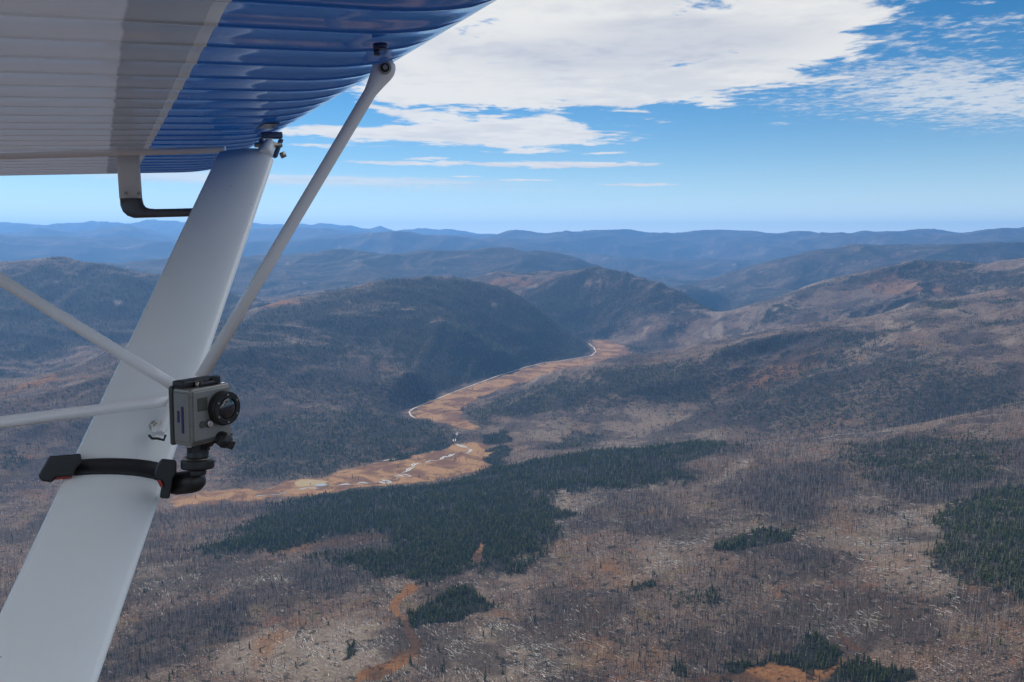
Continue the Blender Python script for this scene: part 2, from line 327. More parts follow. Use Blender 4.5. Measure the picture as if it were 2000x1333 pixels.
ORG = [([(778,1212),(758,1188),(772,1166),(800,1140),(822,1142),(815,1155),(790,1172),(783,1200),(800,1226),(820,1250),(817,1278),(790,1300),(755,1320),(740,1333),(690,1333),(705,1315),(770,1290),(800,1262),(796,1240)], 2.5, 1.0),
       ([(918,1100),(930,1080),(935,1060),(948,1070),(942,1095),(895,1112),(885,1112)], 2, 1.0),
       ([(1330,1333),(1400,1318),(1480,1305),(1530,1300),(1600,1304),(1660,1292),(1600,1333)], 4, 1.0),
       ([(460,1075),(560,1082),(700,1065),(760,1045),(700,1040),(600,1060),(520,1078)], 8, .7),
       ([(1640,1230),(1680,1262),(1690,1275),(1655,1270)], 4, .9),
       ([(1255,998),(1290,994),(1285,1003),(1258,1004)], 8, .5), ([(1150,1090),(1210,1085),(1240,1150),(1210,1150),(1180,1120)], 18, .5),
       ([(1140,1180),(1190,1200),(1180,1333),(1130,1333)], 20, .5), ([(1640,1040),(1660,1030),(1670,1045)], 6, .4),
       ([(510,1250),(560,1225),(570,1240),(500,1310)], 8, .7), ([(30,765),(0,775),(60,745),(120,728),(115,740)], 14, 1.0),
       ([(870,915),(900,905),(965,908),(962,915),(900,925)], 2, .6), ([(1150,1280),(1300,1280),(1250,1320)], 25, .5),
       ([(1460,735),(1560,690),(1620,690),(1560,740),(1400,775)], 30, .75), ([(500,597),(560,588),(600,590),(520,602)], 20, .9), ([(900,560),(960,545),(1060,550),(1000,570)], 40, .6),
       ([(1700,530),(1840,560),(1900,570),(1780,585),(1690,560)], 30, .6)]
wx = GX + 22 * perlin(GX / 70, GY / 70, 41) + 9 * perlin(GX / 22, GY / 22, 42)
wy = GY + 30 * perlin(GX / 70, GY / 70, 43) + 12 * perlin(GX / 22, GY / 22, 44)
def field(lst, warp=1.0):
    out = np.zeros(GZ.shape)
    for pts, soft, dens_ in lst:
        P = land(pts); cxm, cym = P.mean(0); rad = np.hypot(P[:, 0] - cxm, P[:, 1] - cym).max() + 3 * soft + 60
        sel = (np.hypot(GX - cxm, GY - cym) < rad); 
        if not sel.any(): continue
        s = sdist(GX[sel] * (1 - warp) + wx[sel] * warp, GY[sel] * (1 - warp) + wy[sel] * warp, P) + soft * .9 * (perlin(GX[sel] / 90, GY[sel] / 90, 47) + .7 * perlin(GX[sel] / 35, GY[sel] / 35, 48)); soft = soft * 1.4
        out[sel] = np.maximum(out[sel], smooth(s, -soft, soft) * dens_)
    return out
f_con = field(CON, .7); f_drk = field(DRK); f_pal = field(PAL); f_org = field(ORG, .35)
f_mea = smooth(meadow_sd + 26 * perlin(GX / 75, GY / 75, 51) + 12 * perlin(GX / 28, GY / 28, 52) - 8, -9, 9)
nA = perlin(GX / 420, GY / 420, 61) + .6 * perlin(GX / 170, GY / 170, 62) + .4 * perlin(GX / 60, GY / 60, 63)
nB = perlin(GX / 600, GY / 600, 71) + .6 * perlin(GX / 210, GY / 210, 72) + .4 * perlin(GX / 80, GY / 80, 73)
far = smooth(DD, 2700, 4200)
f_con = np.maximum(f_con, smooth(nA, .12, .75) * .65 * far)
f_con = np.maximum(f_con, smooth(nA, .85, 1.3) * .5)
f_pal = np.maximum(f_pal, smooth(nB, .35, 1.0) * (.45 + .35 * far))
f_drk = np.maximum(f_drk, smooth(-nB, .25, .95) * (.45 + .3 * far))
f_org = np.maximum(f_org, smooth(perlin(GX / 150, GY / 150, 81) + .5 * perlin(GX / 40, GY / 40, 82), .62, 1.0) * .55)
clear = np.maximum(f_mea, f_org * (f_org > .72)); f_con *= 1 - np.clip(f_mea * 1.0 + smooth(f_org, .7, .95), 0, 1)
hs_ = 12.0
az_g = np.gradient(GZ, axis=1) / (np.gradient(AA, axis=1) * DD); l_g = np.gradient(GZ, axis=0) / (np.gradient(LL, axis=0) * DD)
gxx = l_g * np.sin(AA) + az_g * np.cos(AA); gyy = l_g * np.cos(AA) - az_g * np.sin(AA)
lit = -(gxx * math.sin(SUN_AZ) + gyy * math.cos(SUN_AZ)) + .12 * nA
f_con = np.maximum(f_con, smooth(-lit, .10, .38) * .62 * smooth(DD, 2700, 4200) * (1 - f_mea))  # conifers favour slopes turned from the sun, which also deepens their shade
f_drk = np.maximum(f_drk, smooth(-lit, .0, .3) * .6 * smooth(DD, 2500, 3500) * (1 - f_mea)); f_con = f_con * (1 - smooth(lit, .12, .35) * .6 * far)  # darker cover on slopes turned from the sun paints in extra shade
f_pal = np.maximum(f_pal, smooth(lit, .10, .35) * .8 * smooth(DD, 2700, 4200)) * (1 - .7 * smooth(f_con, .3, .6))  # paler cover on sunward slopes paints in extra sunlight
f_con = np.maximum(f_con, np.clip(.55 + .35 * nA, .15, .9) * smooth(DD, 6300, 9000) * .8)
f_rock = smooth(perlin(GX / 260, GY / 260, 91) + .7 * perlin(GX / 70, GY / 70, 92), .85, 1.2) * smooth(DD, 3500, 5500)

# ------------------------------------------------------------------ materials
def mat(name, color=(.5, .5, .5), rough=.5, metal=0.0, coat=0.0, var=0.0, scale=30, bump=0.0, bscale=200):
    m = bpy.data.materials.new(name); m.use_nodes = True; g = G(m.node_tree); b = m.node_tree.nodes['Principled BSDF']
    b.inputs['Roughness'].default_value = rough; b.inputs['Metallic'].default_value = metal; b.inputs['Coat Weight'].default_value = coat
    b.inputs['Base Color'].default_value = (*color, 1)
    if var or bump:
        tc = g.new('ShaderNodeTexCoord'); ob = E(g, tc.outputs['Object'])
        if var:
            n = g.noise(ob, scale, 6, .65)
            g.put(b.inputs['Base Color'], g.mix(n, tuple(c * (1 - var) for c in color), tuple(min(1, c * (1 + var)) for c in color)))
            g.put(b.inputs['Roughness'], g.noise(ob, scale * 1.7, 4) * .25 + (rough - .1))
        if bump:
            bn = g.new('ShaderNodeBump'); bn.inputs['Strength'].default_value = bump; bn.inputs['Distance'].default_value = .002
            g.put(bn.inputs['Height'], g.noise(ob, bscale, 3)); g.l.new(bn.outputs[0], b.inputs['Normal'])
    return m

m_land = bpy.data.materials.new('burnt_hillside'); m_land.use_nodes = True
g = G(m_land.node_tree); b = m_land.node_tree.nodes['Principled BSDF']
tc = g.new('ShaderNodeTexCoord'); ob = E(g, tc.outputs['Object'])
atA = g.new('ShaderNodeAttribute', attribute_name='coverA'); atB = g.new('ShaderNodeAttribute', attribute_name='coverB')
sA = g.new('ShaderNodeSeparateColor'); g.l.new(atA.outputs['Color'], sA.inputs[0]); sB = g.new('ShaderNodeSeparateColor'); g.l.new(atB.outputs['Color'], sB.inputs[0])
con_, mea_, org_ = [E(g, sA.outputs[i]) for i in range(3)]; pal_, drk_, rok_ = [E(g, sB.outputs[i]) for i in range(3)]
k1 = g.noise(ob, 1 / 45, 6, .65); k2 = g.noise(ob, 1 / 7, 5, .7); k3 = g.noise(g.mapping(ob, loc=(500, 90, 7)), 1 / 110, 6, .6); k4 = g.noise(g.mapping(ob, loc=(50, 900, 7)), 1 / 2.6, 3, .7)
litter = g.mix(g.sm(k1, .35, .65), (.150, .108, .088), (.215, .172, .150))
litter = g.mix(g.sm(k3, .5, .7) * .55, litter, (.25, .13, .062))
litter = g.mix(g.sm(k2, .48, .62) * .8, litter, (.070, .060, .056))
litter = g.mix(g.sm(k4, .55, .68) * .75, litter, (.74, .68, .61))
k8 = g.noise(g.mapping(ob, loc=(77, 33, 0)), 1 / 65, 6, .7)
litter = g.mix(g.sm(k8, .54, .66) * .5, litter, (.21, .185, .075))
litter = g.mix(g.sm(g.noise(g.mapping(ob, loc=(17, 133, 0)), 1 / 38, 6, .75), .56, .66) * .6, litter, (.33, .15, .075))
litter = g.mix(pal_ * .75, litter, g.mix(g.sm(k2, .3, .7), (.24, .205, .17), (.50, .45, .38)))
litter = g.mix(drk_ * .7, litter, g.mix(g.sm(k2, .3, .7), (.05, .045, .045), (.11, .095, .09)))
orange = g.mix(g.sm(k2, .35, .65), (.25, .125, .06), (.36, .21, .10))
litter = g.mix(g.m('MINIMUM', org_ * g.sm(k1, .2, .5) + g.sm(org_, .7, 1.0), 1.0), litter, orange)
k5 = g.noise(g.mapping(ob, scale=(1, 1, 1), loc=(3, 3, 3)), 1 / 90, 5, .6, .6)
grass = g.mix(g.sm(k5, .42, .56), (.44, .30, .165), (.20, .12, .08))
grass = g.mix(g.sm(k1, .5, .75) * .7, grass, (.50, .35, .20))
grass = g.mix(g.sm(k2, .50, .64) * .6, grass, (.10, .07, .05))
litter = g.mix(mea_, litter, grass)
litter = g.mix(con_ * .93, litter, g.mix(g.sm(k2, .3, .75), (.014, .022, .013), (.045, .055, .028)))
k6 = g.noise(g.mapping(ob, loc=(9, 70, 0)), 1 / 17, 3, .75); k7 = g.noise(g.mapping(ob, loc=(90, 7, 0)), 1 / 240, 5, .65)
litter = g.mix(g.sm(k7, .47, .57) * .68 * (1.0 - mea_), litter, (.036, .033, .034))
litter = g.mix(g.sm(k6 + con_ * .22 + drk_ * .06, .56, .64) * (1.0 - mea_) * .85, litter, (.018, .024, .018))
litter = g.mix(rok_ * g.sm(k2, .35, .6), litter, (.42, .38, .33))
litter = g.mix(1.0, litter, (.43, .39, .365), 'MULTIPLY')
litter = g.mix(mea_ + org_ * .5, litter, g.mix(1.0, litter, (.98, .90, .82), 'MULTIPLY'))
g.put(b.inputs['Base Color'], litter); b.inputs['Roughness'].default_value = .95; b.inputs['Specular IOR Level'].default_value = .1
bn = g.new('ShaderNodeBump'); bn.inputs['Strength'].default_value = 1.0; bn.inputs['Distance'].default_value = 5.0
g.put(bn.inputs['Height'], (k2 + k4 * .5) * (1.0 - mea_ * .85)); g.l.new(bn.outputs[0], b.inputs['Normal'])

# ------------------------------------------------------------------ land sheet
def npmesh(name, co, faces):
    me = bpy.data.meshes.new(name); nv, nf = len(co), len(faces); w = faces.shape[1]
    me.vertices.add(nv); me.vertices.foreach_set('co', co.astype(np.float32).ravel())
    me.loops.add(nf * w); me.loops.foreach_set('vertex_index', faces.astype(np.int32).ravel())
    me.polygons.add(nf); me.polygons.foreach_set('loop_start', np.arange(0, nf * w, w, dtype=np.int32))
    me.update(calc_edges=True); return me
def cattr(me, name, a, b_, c):
    at = me.color_attributes.new(name, 'FLOAT_COLOR', 'POINT')
    at.data.foreach_set('color', np.stack([a, b_, c, np.ones_like(a)], -1).astype(np.float32).ravel())
co = np.stack([GX, GY, GZ], -1)[:, :-1].reshape(-1, 3); nc = na - 1
i = np.arange(nl - 1)[:, None] * nc; j = np.arange(nc)[None]; j2 = (j + 1) % nc
quads = np.stack([i + j, i + nc + j, i + nc + j2, i + j2], -1).reshape(-1, 4)
co = np.vstack([co, [[0, 0, float(GZ[0].mean())]]]); centre = len(co) - 1
me = npmesh('hills', co, quads[:, ::-1].copy() if False else quads)
bmf = None
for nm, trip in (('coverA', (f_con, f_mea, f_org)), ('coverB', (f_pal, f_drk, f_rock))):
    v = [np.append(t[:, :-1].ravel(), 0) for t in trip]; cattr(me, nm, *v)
me.polygons.foreach_set('use_smooth', np.ones(len(quads), bool)); me.materials.append(m_land)
hills = bpy.data.objects.new('hills', me); scn.collection.objects.link(hills); hills['kind'] = 'structure'

# ------------------------------------------------------------------ object helpers
def tag(o, label=None, cat=None, group=None, kind=None):
    if label: o['label'] = label
    if cat: o['category'] = cat
    if group: o['group'] = group
    if kind: o['kind'] = kind
    return o
def link(o, parent=None):
    scn.collection.objects.link(o)
    if parent: o.parent = parent
    return o

# ribbons lying on the land: road, stream, pond ------------------------------------------------
def ribbon(name, pts, width, m, lift, z=None, closed=False, taper=True, step=6.0):
    P = []
    for p, q in zip(pts[:-1], pts[1:]):
        n = max(1, int(math.hypot(q[0] - p[0], q[1] - p[1]) / step))
        P += [(p[0] + (q[0] - p[0]) * k / n, p[1] + (q[1] - p[1]) * k / n) for k in range(n)]
    P.append(tuple(pts[-1])); P = np.array(P)
    for _ in range(3): P[1:-1] = (P[:-2] + 2 * P[1:-1] + P[2:]) / 4
    T = np.gradient(P, axis=0); T /= np.linalg.norm(T, axis=1)[:, None] + 1e-9; Nn = np.stack([-T[:, 1], T[:, 0]], 1)
    w = width * (np.clip(.55 + 1.9 * perlin(P[:, 0] / 38, P[:, 1] / 38, 5), .06, 1.4) if 'stream' in name else 0.8 + .4 * perlin(P[:, 0] / 60, P[:, 1] / 60, 5)); w[0] *= .4; w[-1] *= .4
    V = []
    for k in (-1, -.33, .33, 1):
        q = P + Nn * w[:, None] * k; V.append(np.column_stack([q, z_at(q[:, 0], q[:, 1]) + lift]))
    V = np.stack(V, 1); zc = V[:, :, 2].max(1); V[:, :, 2] = zc[:, None]; n = len(P); V = V.reshape(-1, 3)
    fcs = np.array([(r * 4 + c, r * 4 + c + 1, r * 4 + c + 5, r * 4 + c + 4) for r in range(n - 1) for c in range(3)])
    me = npmesh(name, V, fcs); me.materials.append(m); o = link(bpy.data.objects.new(name, me)); o['kind'] = 'structure'; return o
m_road = mat('pale_gravel', (.28, .24, .20), .95, var=.2, scale=.05)
m_water = mat('water', (.16, .18, .18), .08, var=0); m_water.node_tree.nodes['Principled BSDF'].inputs['Roughness'].default_value = .12
m_silt = mat('silt_bank', (.40, .38, .35), .8, var=.25, scale=.08)
ROAD = [(812,814),(802,808),(799,801),(806,796),(830,786),(860,775),(880,767),(905,758),(940,746),(975,734),(1000,727),(1030,718),(1060,711),(1100,706),(1135,701),(1155,697),(1164,690),(1160,682),(1150,675)]
ribbon('road', onplane(ROAD, 15), 4.2, m_road, .5)
ribbon('road', onplane([(748,900),(762,897),(775,896)], 3), 4.5, m_road, .5)
STR = [(585,955),(600,951),(622,953),(640,946),(652,948),(676,944),(690,946),(706,941),(722,943),(740,939),(748,942),(766,942),(760,938.5),(748,937),(746,934.3),(754,933),(765,935.5),(775,935),(777.5,932),(775,929),(767,929.3),(777,926),(788,930),(800,930.5),(803,928.5),(792,925.5),(781,924),(790,921),(796,919.5),(797,917),(802,914),(811,910),(805,908.5),(812,905),(823,906.5),(834,902),(842,898.5),(850,900),(858,899),(862,896),(868,891),(874,893),(881,889),(893,884),(900,884),(904,886),(913,885.5),(918,882),(920.5,878),(905,873),(890,868),(887,862),(892,854),(893,846)]
ribbon('stream', onplane(STR, 2.5), 4.6, m_silt, .35, step=4)
ribbon('stream', onplane(STR, 2.5), 3.0, m_water, .6, step=4)
ribbon('stream', onplane([(500,968),(520,966),(545,965),(560,960),(585,956)], 2.5), 3.0, m_water, .6, step=4)
def pond(name, pts, m, lift):
    P = onplane(pts, 2.0); P = np.repeat(P, 1, 0); cx_, cy_ = P.mean(0); z = float(z_at(P[:, 0], P[:, 1]).max()) + lift
    n = len(P); V = [(cx_, cy_, z)]; 
    for i_ in range(n * 4):
        a_, t_ = divmod(i_, 4); p, q, r_, s_ = P[(a_ - 1) % n], P[a_], P[(a_ + 1) % n], P[(a_ + 2) % n]; t = t_ / 4
        c = .5 * ((2 * q) + (-p + r_) * t + (2 * p - 5 * q + 4 * r_ - s_) * t * t + (-p + 3 * q - 3 * r_ + s_) * t ** 3); V.append((*c, z))
    N4 = n * 4; fcs = np.array([(0, 1 + k, 1 + (k + 1) % N4) for k in range(N4)])
    me = npmesh(name, np.array(V), fcs); me.materials.append(m); o = link(bpy.data.objects.new(name, me)); o['kind'] = 'structure'
m_marsh = mat('marsh_grass', (.17, .125, .06), .95, var=.3, scale=.06)
pond('marsh', [(576,942),(590,936),(612,936),(640,940),(625,946),(600,949),(582,950)], m_marsh, .25)
pond('pond', [(616,946),(632,944),(640,946),(628,949),(617,949)], m_water, .7)

# ------------------------------------------------------------------ trees
def foliage_mat(name, c1, c2, split=False):
    m = bpy.data.materials.new(name); m.use_nodes = True; g = G(m.node_tree); b = m.node_tree.nodes['Principled BSDF']
    oi = g.new('ShaderNodeObjectInfo'); tc = g.new('ShaderNodeTexCoord')
    n = g.noise(E(g, tc.outputs['Object']), 1.1, 3, .7)
    rr = g.m('FRACT', E(g, oi.outputs['Random']) * 7.0)
    col = g.mix(g.sm(rr, .45, .75) if split else rr, c1, c2)
    col = g.mix(g.sm(n, .4, .7) * .6, col, tuple(x * .55 for x in c1))
    g.put(b.inputs['Base Color'], col); b.inputs['Roughness'].default_value = .9; b.inputs['Specular IOR Level'].default_value = .15
    return m
m_fir = foliage_mat('fir_needles', (.046, .070, .020), (.11, .13, .042))
m_larch = foliage_mat('autumn_larch_needles', (.26, .19, .045), (.34, .26, .07))
m_bark = foliage_mat('live_bark', (.10, .075, .055), (.16, .12, .09))
m_snag = foliage_mat('burnt_wood', (.032, .028, .028), (.30, .275, .26), True)
m_log = foliage_mat('bleached_wood', (.16, .15, .14), (.54, .51, .48))

def conifer_mesh(name, h, r, tiers, seg, seed, m):
    rd = random.Random(seed); V = []; Fc = []
    z0 = h * .10
    for t in range(tiers):
        f0 = t / tiers; zb = z0 + (h - z0) * f0; zt = z0 + (h - z0) * min(1, (t + 1.75) / tiers); zt = min(zt, h)
        rr = r * (1 - f0) ** .85 * rd.uniform(.82, 1.12) + .12
        k = len(V); off = rd.uniform(0, 6); ox, oy = rd.uniform(-.1, .1) * r, rd.uniform(-.1, .1) * r
        V.append((0, 0, zt))
        for s in range(seg):
            a = off + 2 * math.pi * s / seg; q = rr * (1.0 if s % 2 == 0 else .52) * rd.uniform(.75, 1.2)
            V.append((ox + q * math.cos(a), oy + q * math.sin(a), zb + rd.uniform(-.25, .2) * h / tiers + (0.0 if s % 2 == 0 else .35 * h / tiers)))
        V.append((0, 0, zb + (zt - zb) * .35))
        for s in range(seg):
            Fc.append((k, k + 1 + s, k + 1 + (s + 1) % seg)); Fc.append((k + 1 + seg, k + 1 + (s + 1) % seg, k + 1 + s))
    me = npmesh(name, np.array(V), np.array(Fc)); me.materials.append(m); return me
def trunk_mesh(name, h, r, m):
    V = []; Fc = []
    for z, q in ((-1.0, r), (h * .5, r * .6), (h * .96, r * .12)):
        for s in range(5): V.append((q * math.cos(s * 1.2566), q * math.sin(s * 1.2566), z))
    for k in (0, 5):
        for s in range(5): Fc.append((k + s, k + (s + 1) % 5, k + 5 + (s + 1) % 5, k + 5 + s))
    me = npmesh(name, np.array(V), np.array(Fc)); me.materials.append(m); return me
def snag_mesh(name, h, r, nb, seed, m, trunk=True, stubs=True):
    rd = random.Random(seed); V = []; Fc = []
    lean = (rd.uniform(-.06, .06), rd.uniform(-.06, .06))
    def stick(p, q, a, c):
        k = len(V); d = Vector(q) - Vector(p); x = d.orthogonal().normalized(); y = d.cross(x).normalized()
        for P_, rr in ((Vector(p), a), (Vector(q), c)):
            for s in range(3):
                an = s * 2.0944; V.append(tuple(P_ + x * rr * math.cos(an) + y * rr * math.sin(an)))
        for s in range(3): Fc.append((k + s, k + (s + 1) % 3, k + 3 + (s + 1) % 3, k + 3 + s))
    if trunk: stick((0, 0, -1), (lean[0] * h, lean[1] * h, h), r, r * .25)
    if stubs:
        for b_ in range(nb):
            z = h * rd.uniform(.3, .95); a = rd.uniform(0, 6.28); L = rd.uniform(.5, 1.9) * (1.15 - z / h)
            stick((lean[0] * z, lean[1] * z, z), (lean[0] * z + L * math.cos(a), lean[1] * z + L * math.sin(a), z + rd.uniform(-.5, .3)), .11, .04)
    me = npmesh(name, np.array(V), np.array(Fc)); me.materials.append(m); return me
def log_mesh(name, L, r, seed, m):
    rd = random.Random(seed); V = []; Fc = []
    for x, q in ((-L / 2, r), (0, r * .8), (L / 2, r * .3)):
        for s in range(5): V.append((x, q * math.cos(s * 1.2566) + .15 * (x == 0), q * math.sin(s * 1.2566) + r * .7))
    for k in (0, 5):
        for s in range(5): Fc.append((k + s, k + (s + 1) % 5, k + 5 + (s + 1) % 5, k + 5 + s))
    k = len(V)                                    # root plate stub
    for s in range(5): V.append((-L / 2 - .5, r * 2.1 * math.cos(s * 1.2566), r * 2.1 * math.sin(s * 1.2566) + r * .7))
    for s in range(5): Fc.append((k + s, k + (s + 1) % 5, (s + 1) % 5, s))
    me = npmesh(name, np.array(V), np.array(Fc)); me.materials.append(m); return me

hidden = bpy.data.collections.new('tree_kinds')
def proto_coll(name, meshes):
    c = bpy.data.collections.new(name)
    for k, me in enumerate(meshes): c.objects.link(bpy.data.objects.new(f'{name}_{k:02d}', me))
    return c
fir_meshes = [conifer_mesh('crown', h, r, 5, 8, sd_, m_fir) for h, r, sd_ in ((15, 2.7, 1), (12, 2.5, 2), (17, 2.9, 3), (9.5, 2.3, 4), (13.5, 2.9, 5))]
fir_near = [conifer_mesh('crown', h, r, 9, 12, sd_ + 40, m_fir) for h, r, sd_ in ((15, 2.7, 1), (12, 2.5, 2), (17, 2.9, 3), (9.5, 2.3, 4))]
fir_trunk = [trunk_mesh('trunk', h * .9, .28, m_bark) for h in (15, 12, 17, 9.5)]
larch = [conifer_mesh('crown', 11, 2.6, 5, 8, 77, m_larch)]
snag_meshes = [snag_mesh('snag', h, r, nb, sd_, m_snag) for h, r, nb, sd_ in ((14, .34, 9, 1), (17, .38, 11, 2), (11, .3, 7, 3), (15, .34, 13, 4), (8, .28, 5, 5))]
log_meshes = [log_mesh('log', L, r, sd_, m_log) for L, r, sd_ in ((9, .36, 1), (7, .32, 2), (12, .40, 3), (5, .34, 4))]

def scatter_points(n, Dmin, Dmax, power):
    u = rng.random(n); e = 2 - power
    if abs(e) < 1e-6: D = Dmin * (Dmax / Dmin) ** u
    else: D = (Dmin ** e + u * (Dmax ** e - Dmin ** e)) ** (1 / e)
    a = (rng.random(n) * 2 - 1) * R(36); return D * np.sin(a), D * np.cos(a)
def smp(fld, x, y): return lookup(fld, A_ax, L_ax, np.arctan2(x, y), np.log(np.hypot(x, y)))
road_pts = np.vstack([onplane(ROAD, 15)]); 
def offroad(x, y, w=14):
    m_ = np.ones(len(x), bool)
    for k in range(len(road_pts) - 1):
        p, q = road_pts[k], road_pts[k + 1]; e = q - p; t = np.clip(((x - p[0]) * e[0] + (y - p[1]) * e[1]) / (e @ e), 0, 1)
        m_ &= np.hypot(x - p[0] - t * e[0], y - p[1] - t * e[1]) > w
    return m_
def project(x, y, z):
    dz = z - EYE; c, s = math.cos(PITCH), math.sin(PITCH)
    d = y * c - dz * s; up = y * s + dz * c
    return 1000 + F * x / d, 666.5 - F * up / d

# live conifers
x1, y1 = scatter_points(150000, 800, 2100, 0); x2, y2 = scatter_points(470000, 2100, 8500, 1.15)
x = np.concatenate([x1, x2]); y = np.concatenate([y1, y2]); c = smp(f_con, x, y); D = np.hypot(x, y)
ok = (rng.random(len(x)) < np.clip(c * (.78 + .8 * perlin(x / 70, y / 70, 17) + .5 * perlin(x / 25, y / 25, 18)), 0, 1) ** 1.1 + .004) & offroad(x, y); fx, fy = x[ok], y[ok]
# a few lone trees out on the meadow
lone = np.array([hit(*p) for p in [(879,927),(900,925),(887,903),(897,902),(911,900),(889,900),(830,938),(834,937),(837,938),(1588,1320),(1568,1312),(1575,1316),(1620,1305),(822,944),(700,938),(648,955)]])
fx = np.concatenate([fx, lone[:, 0]]); fy = np.concatenate([fy, lone[:, 1]])
# snags
x1, y1 = scatter_points(210000, 800, 2300, 0); x2, y2 = scatter_points(330000, 2300, 6500, 1.2)
x = np.concatenate([x1, x2]); y = np.concatenate([y1, y2])
p = (.26 + .75 * smp(f_drk, x, y)) * (1 - smp(f_mea, x, y)) * (1 - .8 * smp(f_pal, x, y)) * (1 - .35 * smp(f_con, x, y)) * (1 - smooth(smp(f_org, x, y), .5, .9))
p *= .5 + .9 * smooth(smp(nA, x, y), -.6, .6) 
ok = (rng.random(len(x)) < p) & offroad(x, y); sx, sy = x[ok], y[ok]
# fallen logs
x, y = scatter_points(210000, 800, 2700, 0.6)
p = (.12 + .95 * smp(f_pal, x, y)) * np.clip(.55 + 1.1 * perlin(x / 60, y / 60, 19) + .6 * perlin(x / 22, y / 22, 20), 0, 1.6) * (1 - smp(f_mea, x, y)) * (1 - smp(f_con, x, y)) * (1 - smooth(smp(f_org, x, y), .4, .8)) * (1 - .6 * smp(f_drk, x, y))
ok = rng.random(len(x)) < p * .85; lx, ly = x[ok], y[ok]

def split_near(x, y, n, hgt):
    z = z_at(x, y); u, v = project(x, y, z + hgt * .5); D = np.hypot(x, y)
    good = (u > 20) & (u < 1980) & (v < 1322) & (u > 215 + (1300 - v) * .47 + 15)
    key = np.where(good, D, 1e9); order = np.argsort(key)
    near_i = order[:n]; mask = np.ones(len(x), bool); mask[near_i] = False; return near_i, mask, z, u, v
GN = {}
def gn_group(name, coll):
    ng = bpy.data.node_groups.new(name, 'GeometryNodeTree')
    ng.interface.new_socket('Geometry', in_out='INPUT', socket_type='NodeSocketGeometry'); ng.interface.new_socket('Geometry', in_out='OUTPUT', socket_type='NodeSocketGeometry')
    N = ng.nodes; i_, o_ = N.new('NodeGroupInput'), N.new('NodeGroupOutput'); iop = N.new('GeometryNodeInstanceOnPoints'); ci = N.new('GeometryNodeCollectionInfo')
    ci.inputs['Collection'].default_value = coll; ci.inputs['Separate Children'].default_value = True; ci.inputs['Reset Children'].default_value = True
    iop.inputs['Pick Instance'].default_value = True
    def na_(nm, dt):
        a = N.new('GeometryNodeInputNamedAttribute'); a.data_type = dt; a.inputs[0].default_value = nm; return a.outputs[0]
    L = ng.links; L.new(i_.outputs[0], iop.inputs['Points']); L.new(ci.outputs[0], iop.inputs['Instance'])
    L.new(na_('pick', 'INT'), iop.inputs['Instance Index']); L.new(na_('turn', 'FLOAT_VECTOR'), iop.inputs['Rotation']); L.new(na_('size', 'FLOAT_VECTOR'), iop.inputs['Scale'])
    L.new(iop.outputs[0], o_.inputs[0]); return ng
def stuff(name, x, y, z, turn, size, pick, coll, label, cat):
    me = bpy.data.meshes.new(name); me.vertices.add(len(x)); me.vertices.foreach_set('co', np.stack([x, y, z], 1).astype(np.float32).ravel())
    a = me.attributes.new('turn', 'FLOAT_VECTOR', 'POINT'); a.data.foreach_set('vector', turn.astype(np.float32).ravel())
    a = me.attributes.new('size', 'FLOAT_VECTOR', 'POINT'); a.data.foreach_set('vector', size.astype(np.float32).ravel())
    a = me.attributes.new('pick', 'INT', 'POINT'); a.data.foreach_set('value', pick.astype(np.int32))
    o = link(bpy.data.objects.new(name, me)); md = o.modifiers.new('scatter', 'NODES'); md.node_group = gn_group(name, coll)
    tag(o, label, cat, kind='stuff'); return o

def where(u, v):
    c_ = 'left' if u < 620 else 'middle' if u < 1050 else 'centre right' if u < 1420 else 'right' if u < 1760 else 'far right'
    r_ = 'bottom edge' if v > 1270 else 'lower ground' if v > 1180 else 'slope above'
    return c_, r_
# firs
near_i, mask, z, u, v = split_near(fx, fy, 298, 13)
n = len(fx); sc_ = .38 + .54 * rng.random(n) ** 1.4; turn = np.zeros((n, 3)); turn[:, 2] = rng.random(n) * 6.28
size = np.stack([sc_ * (.9 + .3 * rng.random(n)), sc_ * (.9 + .3 * rng.random(n)), sc_ * (.8 + .4 * rng.random(n))], 1)
pick = rng.integers(0, 5, n); lar = rng.random(n) < np.where(np.hypot(fx, fy) < 2600, .012, .03); pick = np.where(lar, 5, pick)
stuff('conifer_forest', fx[mask], fy[mask], z[mask] - .2, turn[mask], size[mask], pick[mask], proto_coll('fir_kind', fir_meshes + larch), 'dark green conifer woods covering the plateau and far slopes', 'forest')
def fir_label(u, v):
    if u > 1590 and v > 1283: return 'dark green fir in the stand at the bottom edge, right of the small orange meadow', 'firs right of the bottom orange meadow'
    if 1490 < u <= 1670 and v > 1225: return 'dark green fir in the big clump just above the small orange meadow at bottom right', 'firs above the bottom orange meadow'
    if 1400 < u <= 1490 and v > 1280: return 'dark green fir in the rounded thicket on the left rim of the bottom right meadow', 'firs in the rounded thicket'
    if 1290 < u <= 1400 and v > 1285: return 'dark green fir in the small knot at the bottom edge left of the rounded thicket', 'firs at the bottom edge'
    if u > 1790: return 'dark green fir in the dense stand against the right edge of the photo', 'firs against the right edge'
    if 760 < u < 985 and v > 1130: return 'dark green fir in the clump enclosed by the bend of the orange creek bed', 'firs inside the creek bend'
    if u < 740: return 'dark green fir scattered over the log strewn ground left of the orange creek bed', 'firs left of the creek bed'
    if u < 1290: return 'dark green fir scattered on open ground between creek bed and lower middle slope', 'firs on the middle slope'
    return 'dark green fir scattered over the burnt lower right slope outside the clumps', 'firs on the burnt right slope'
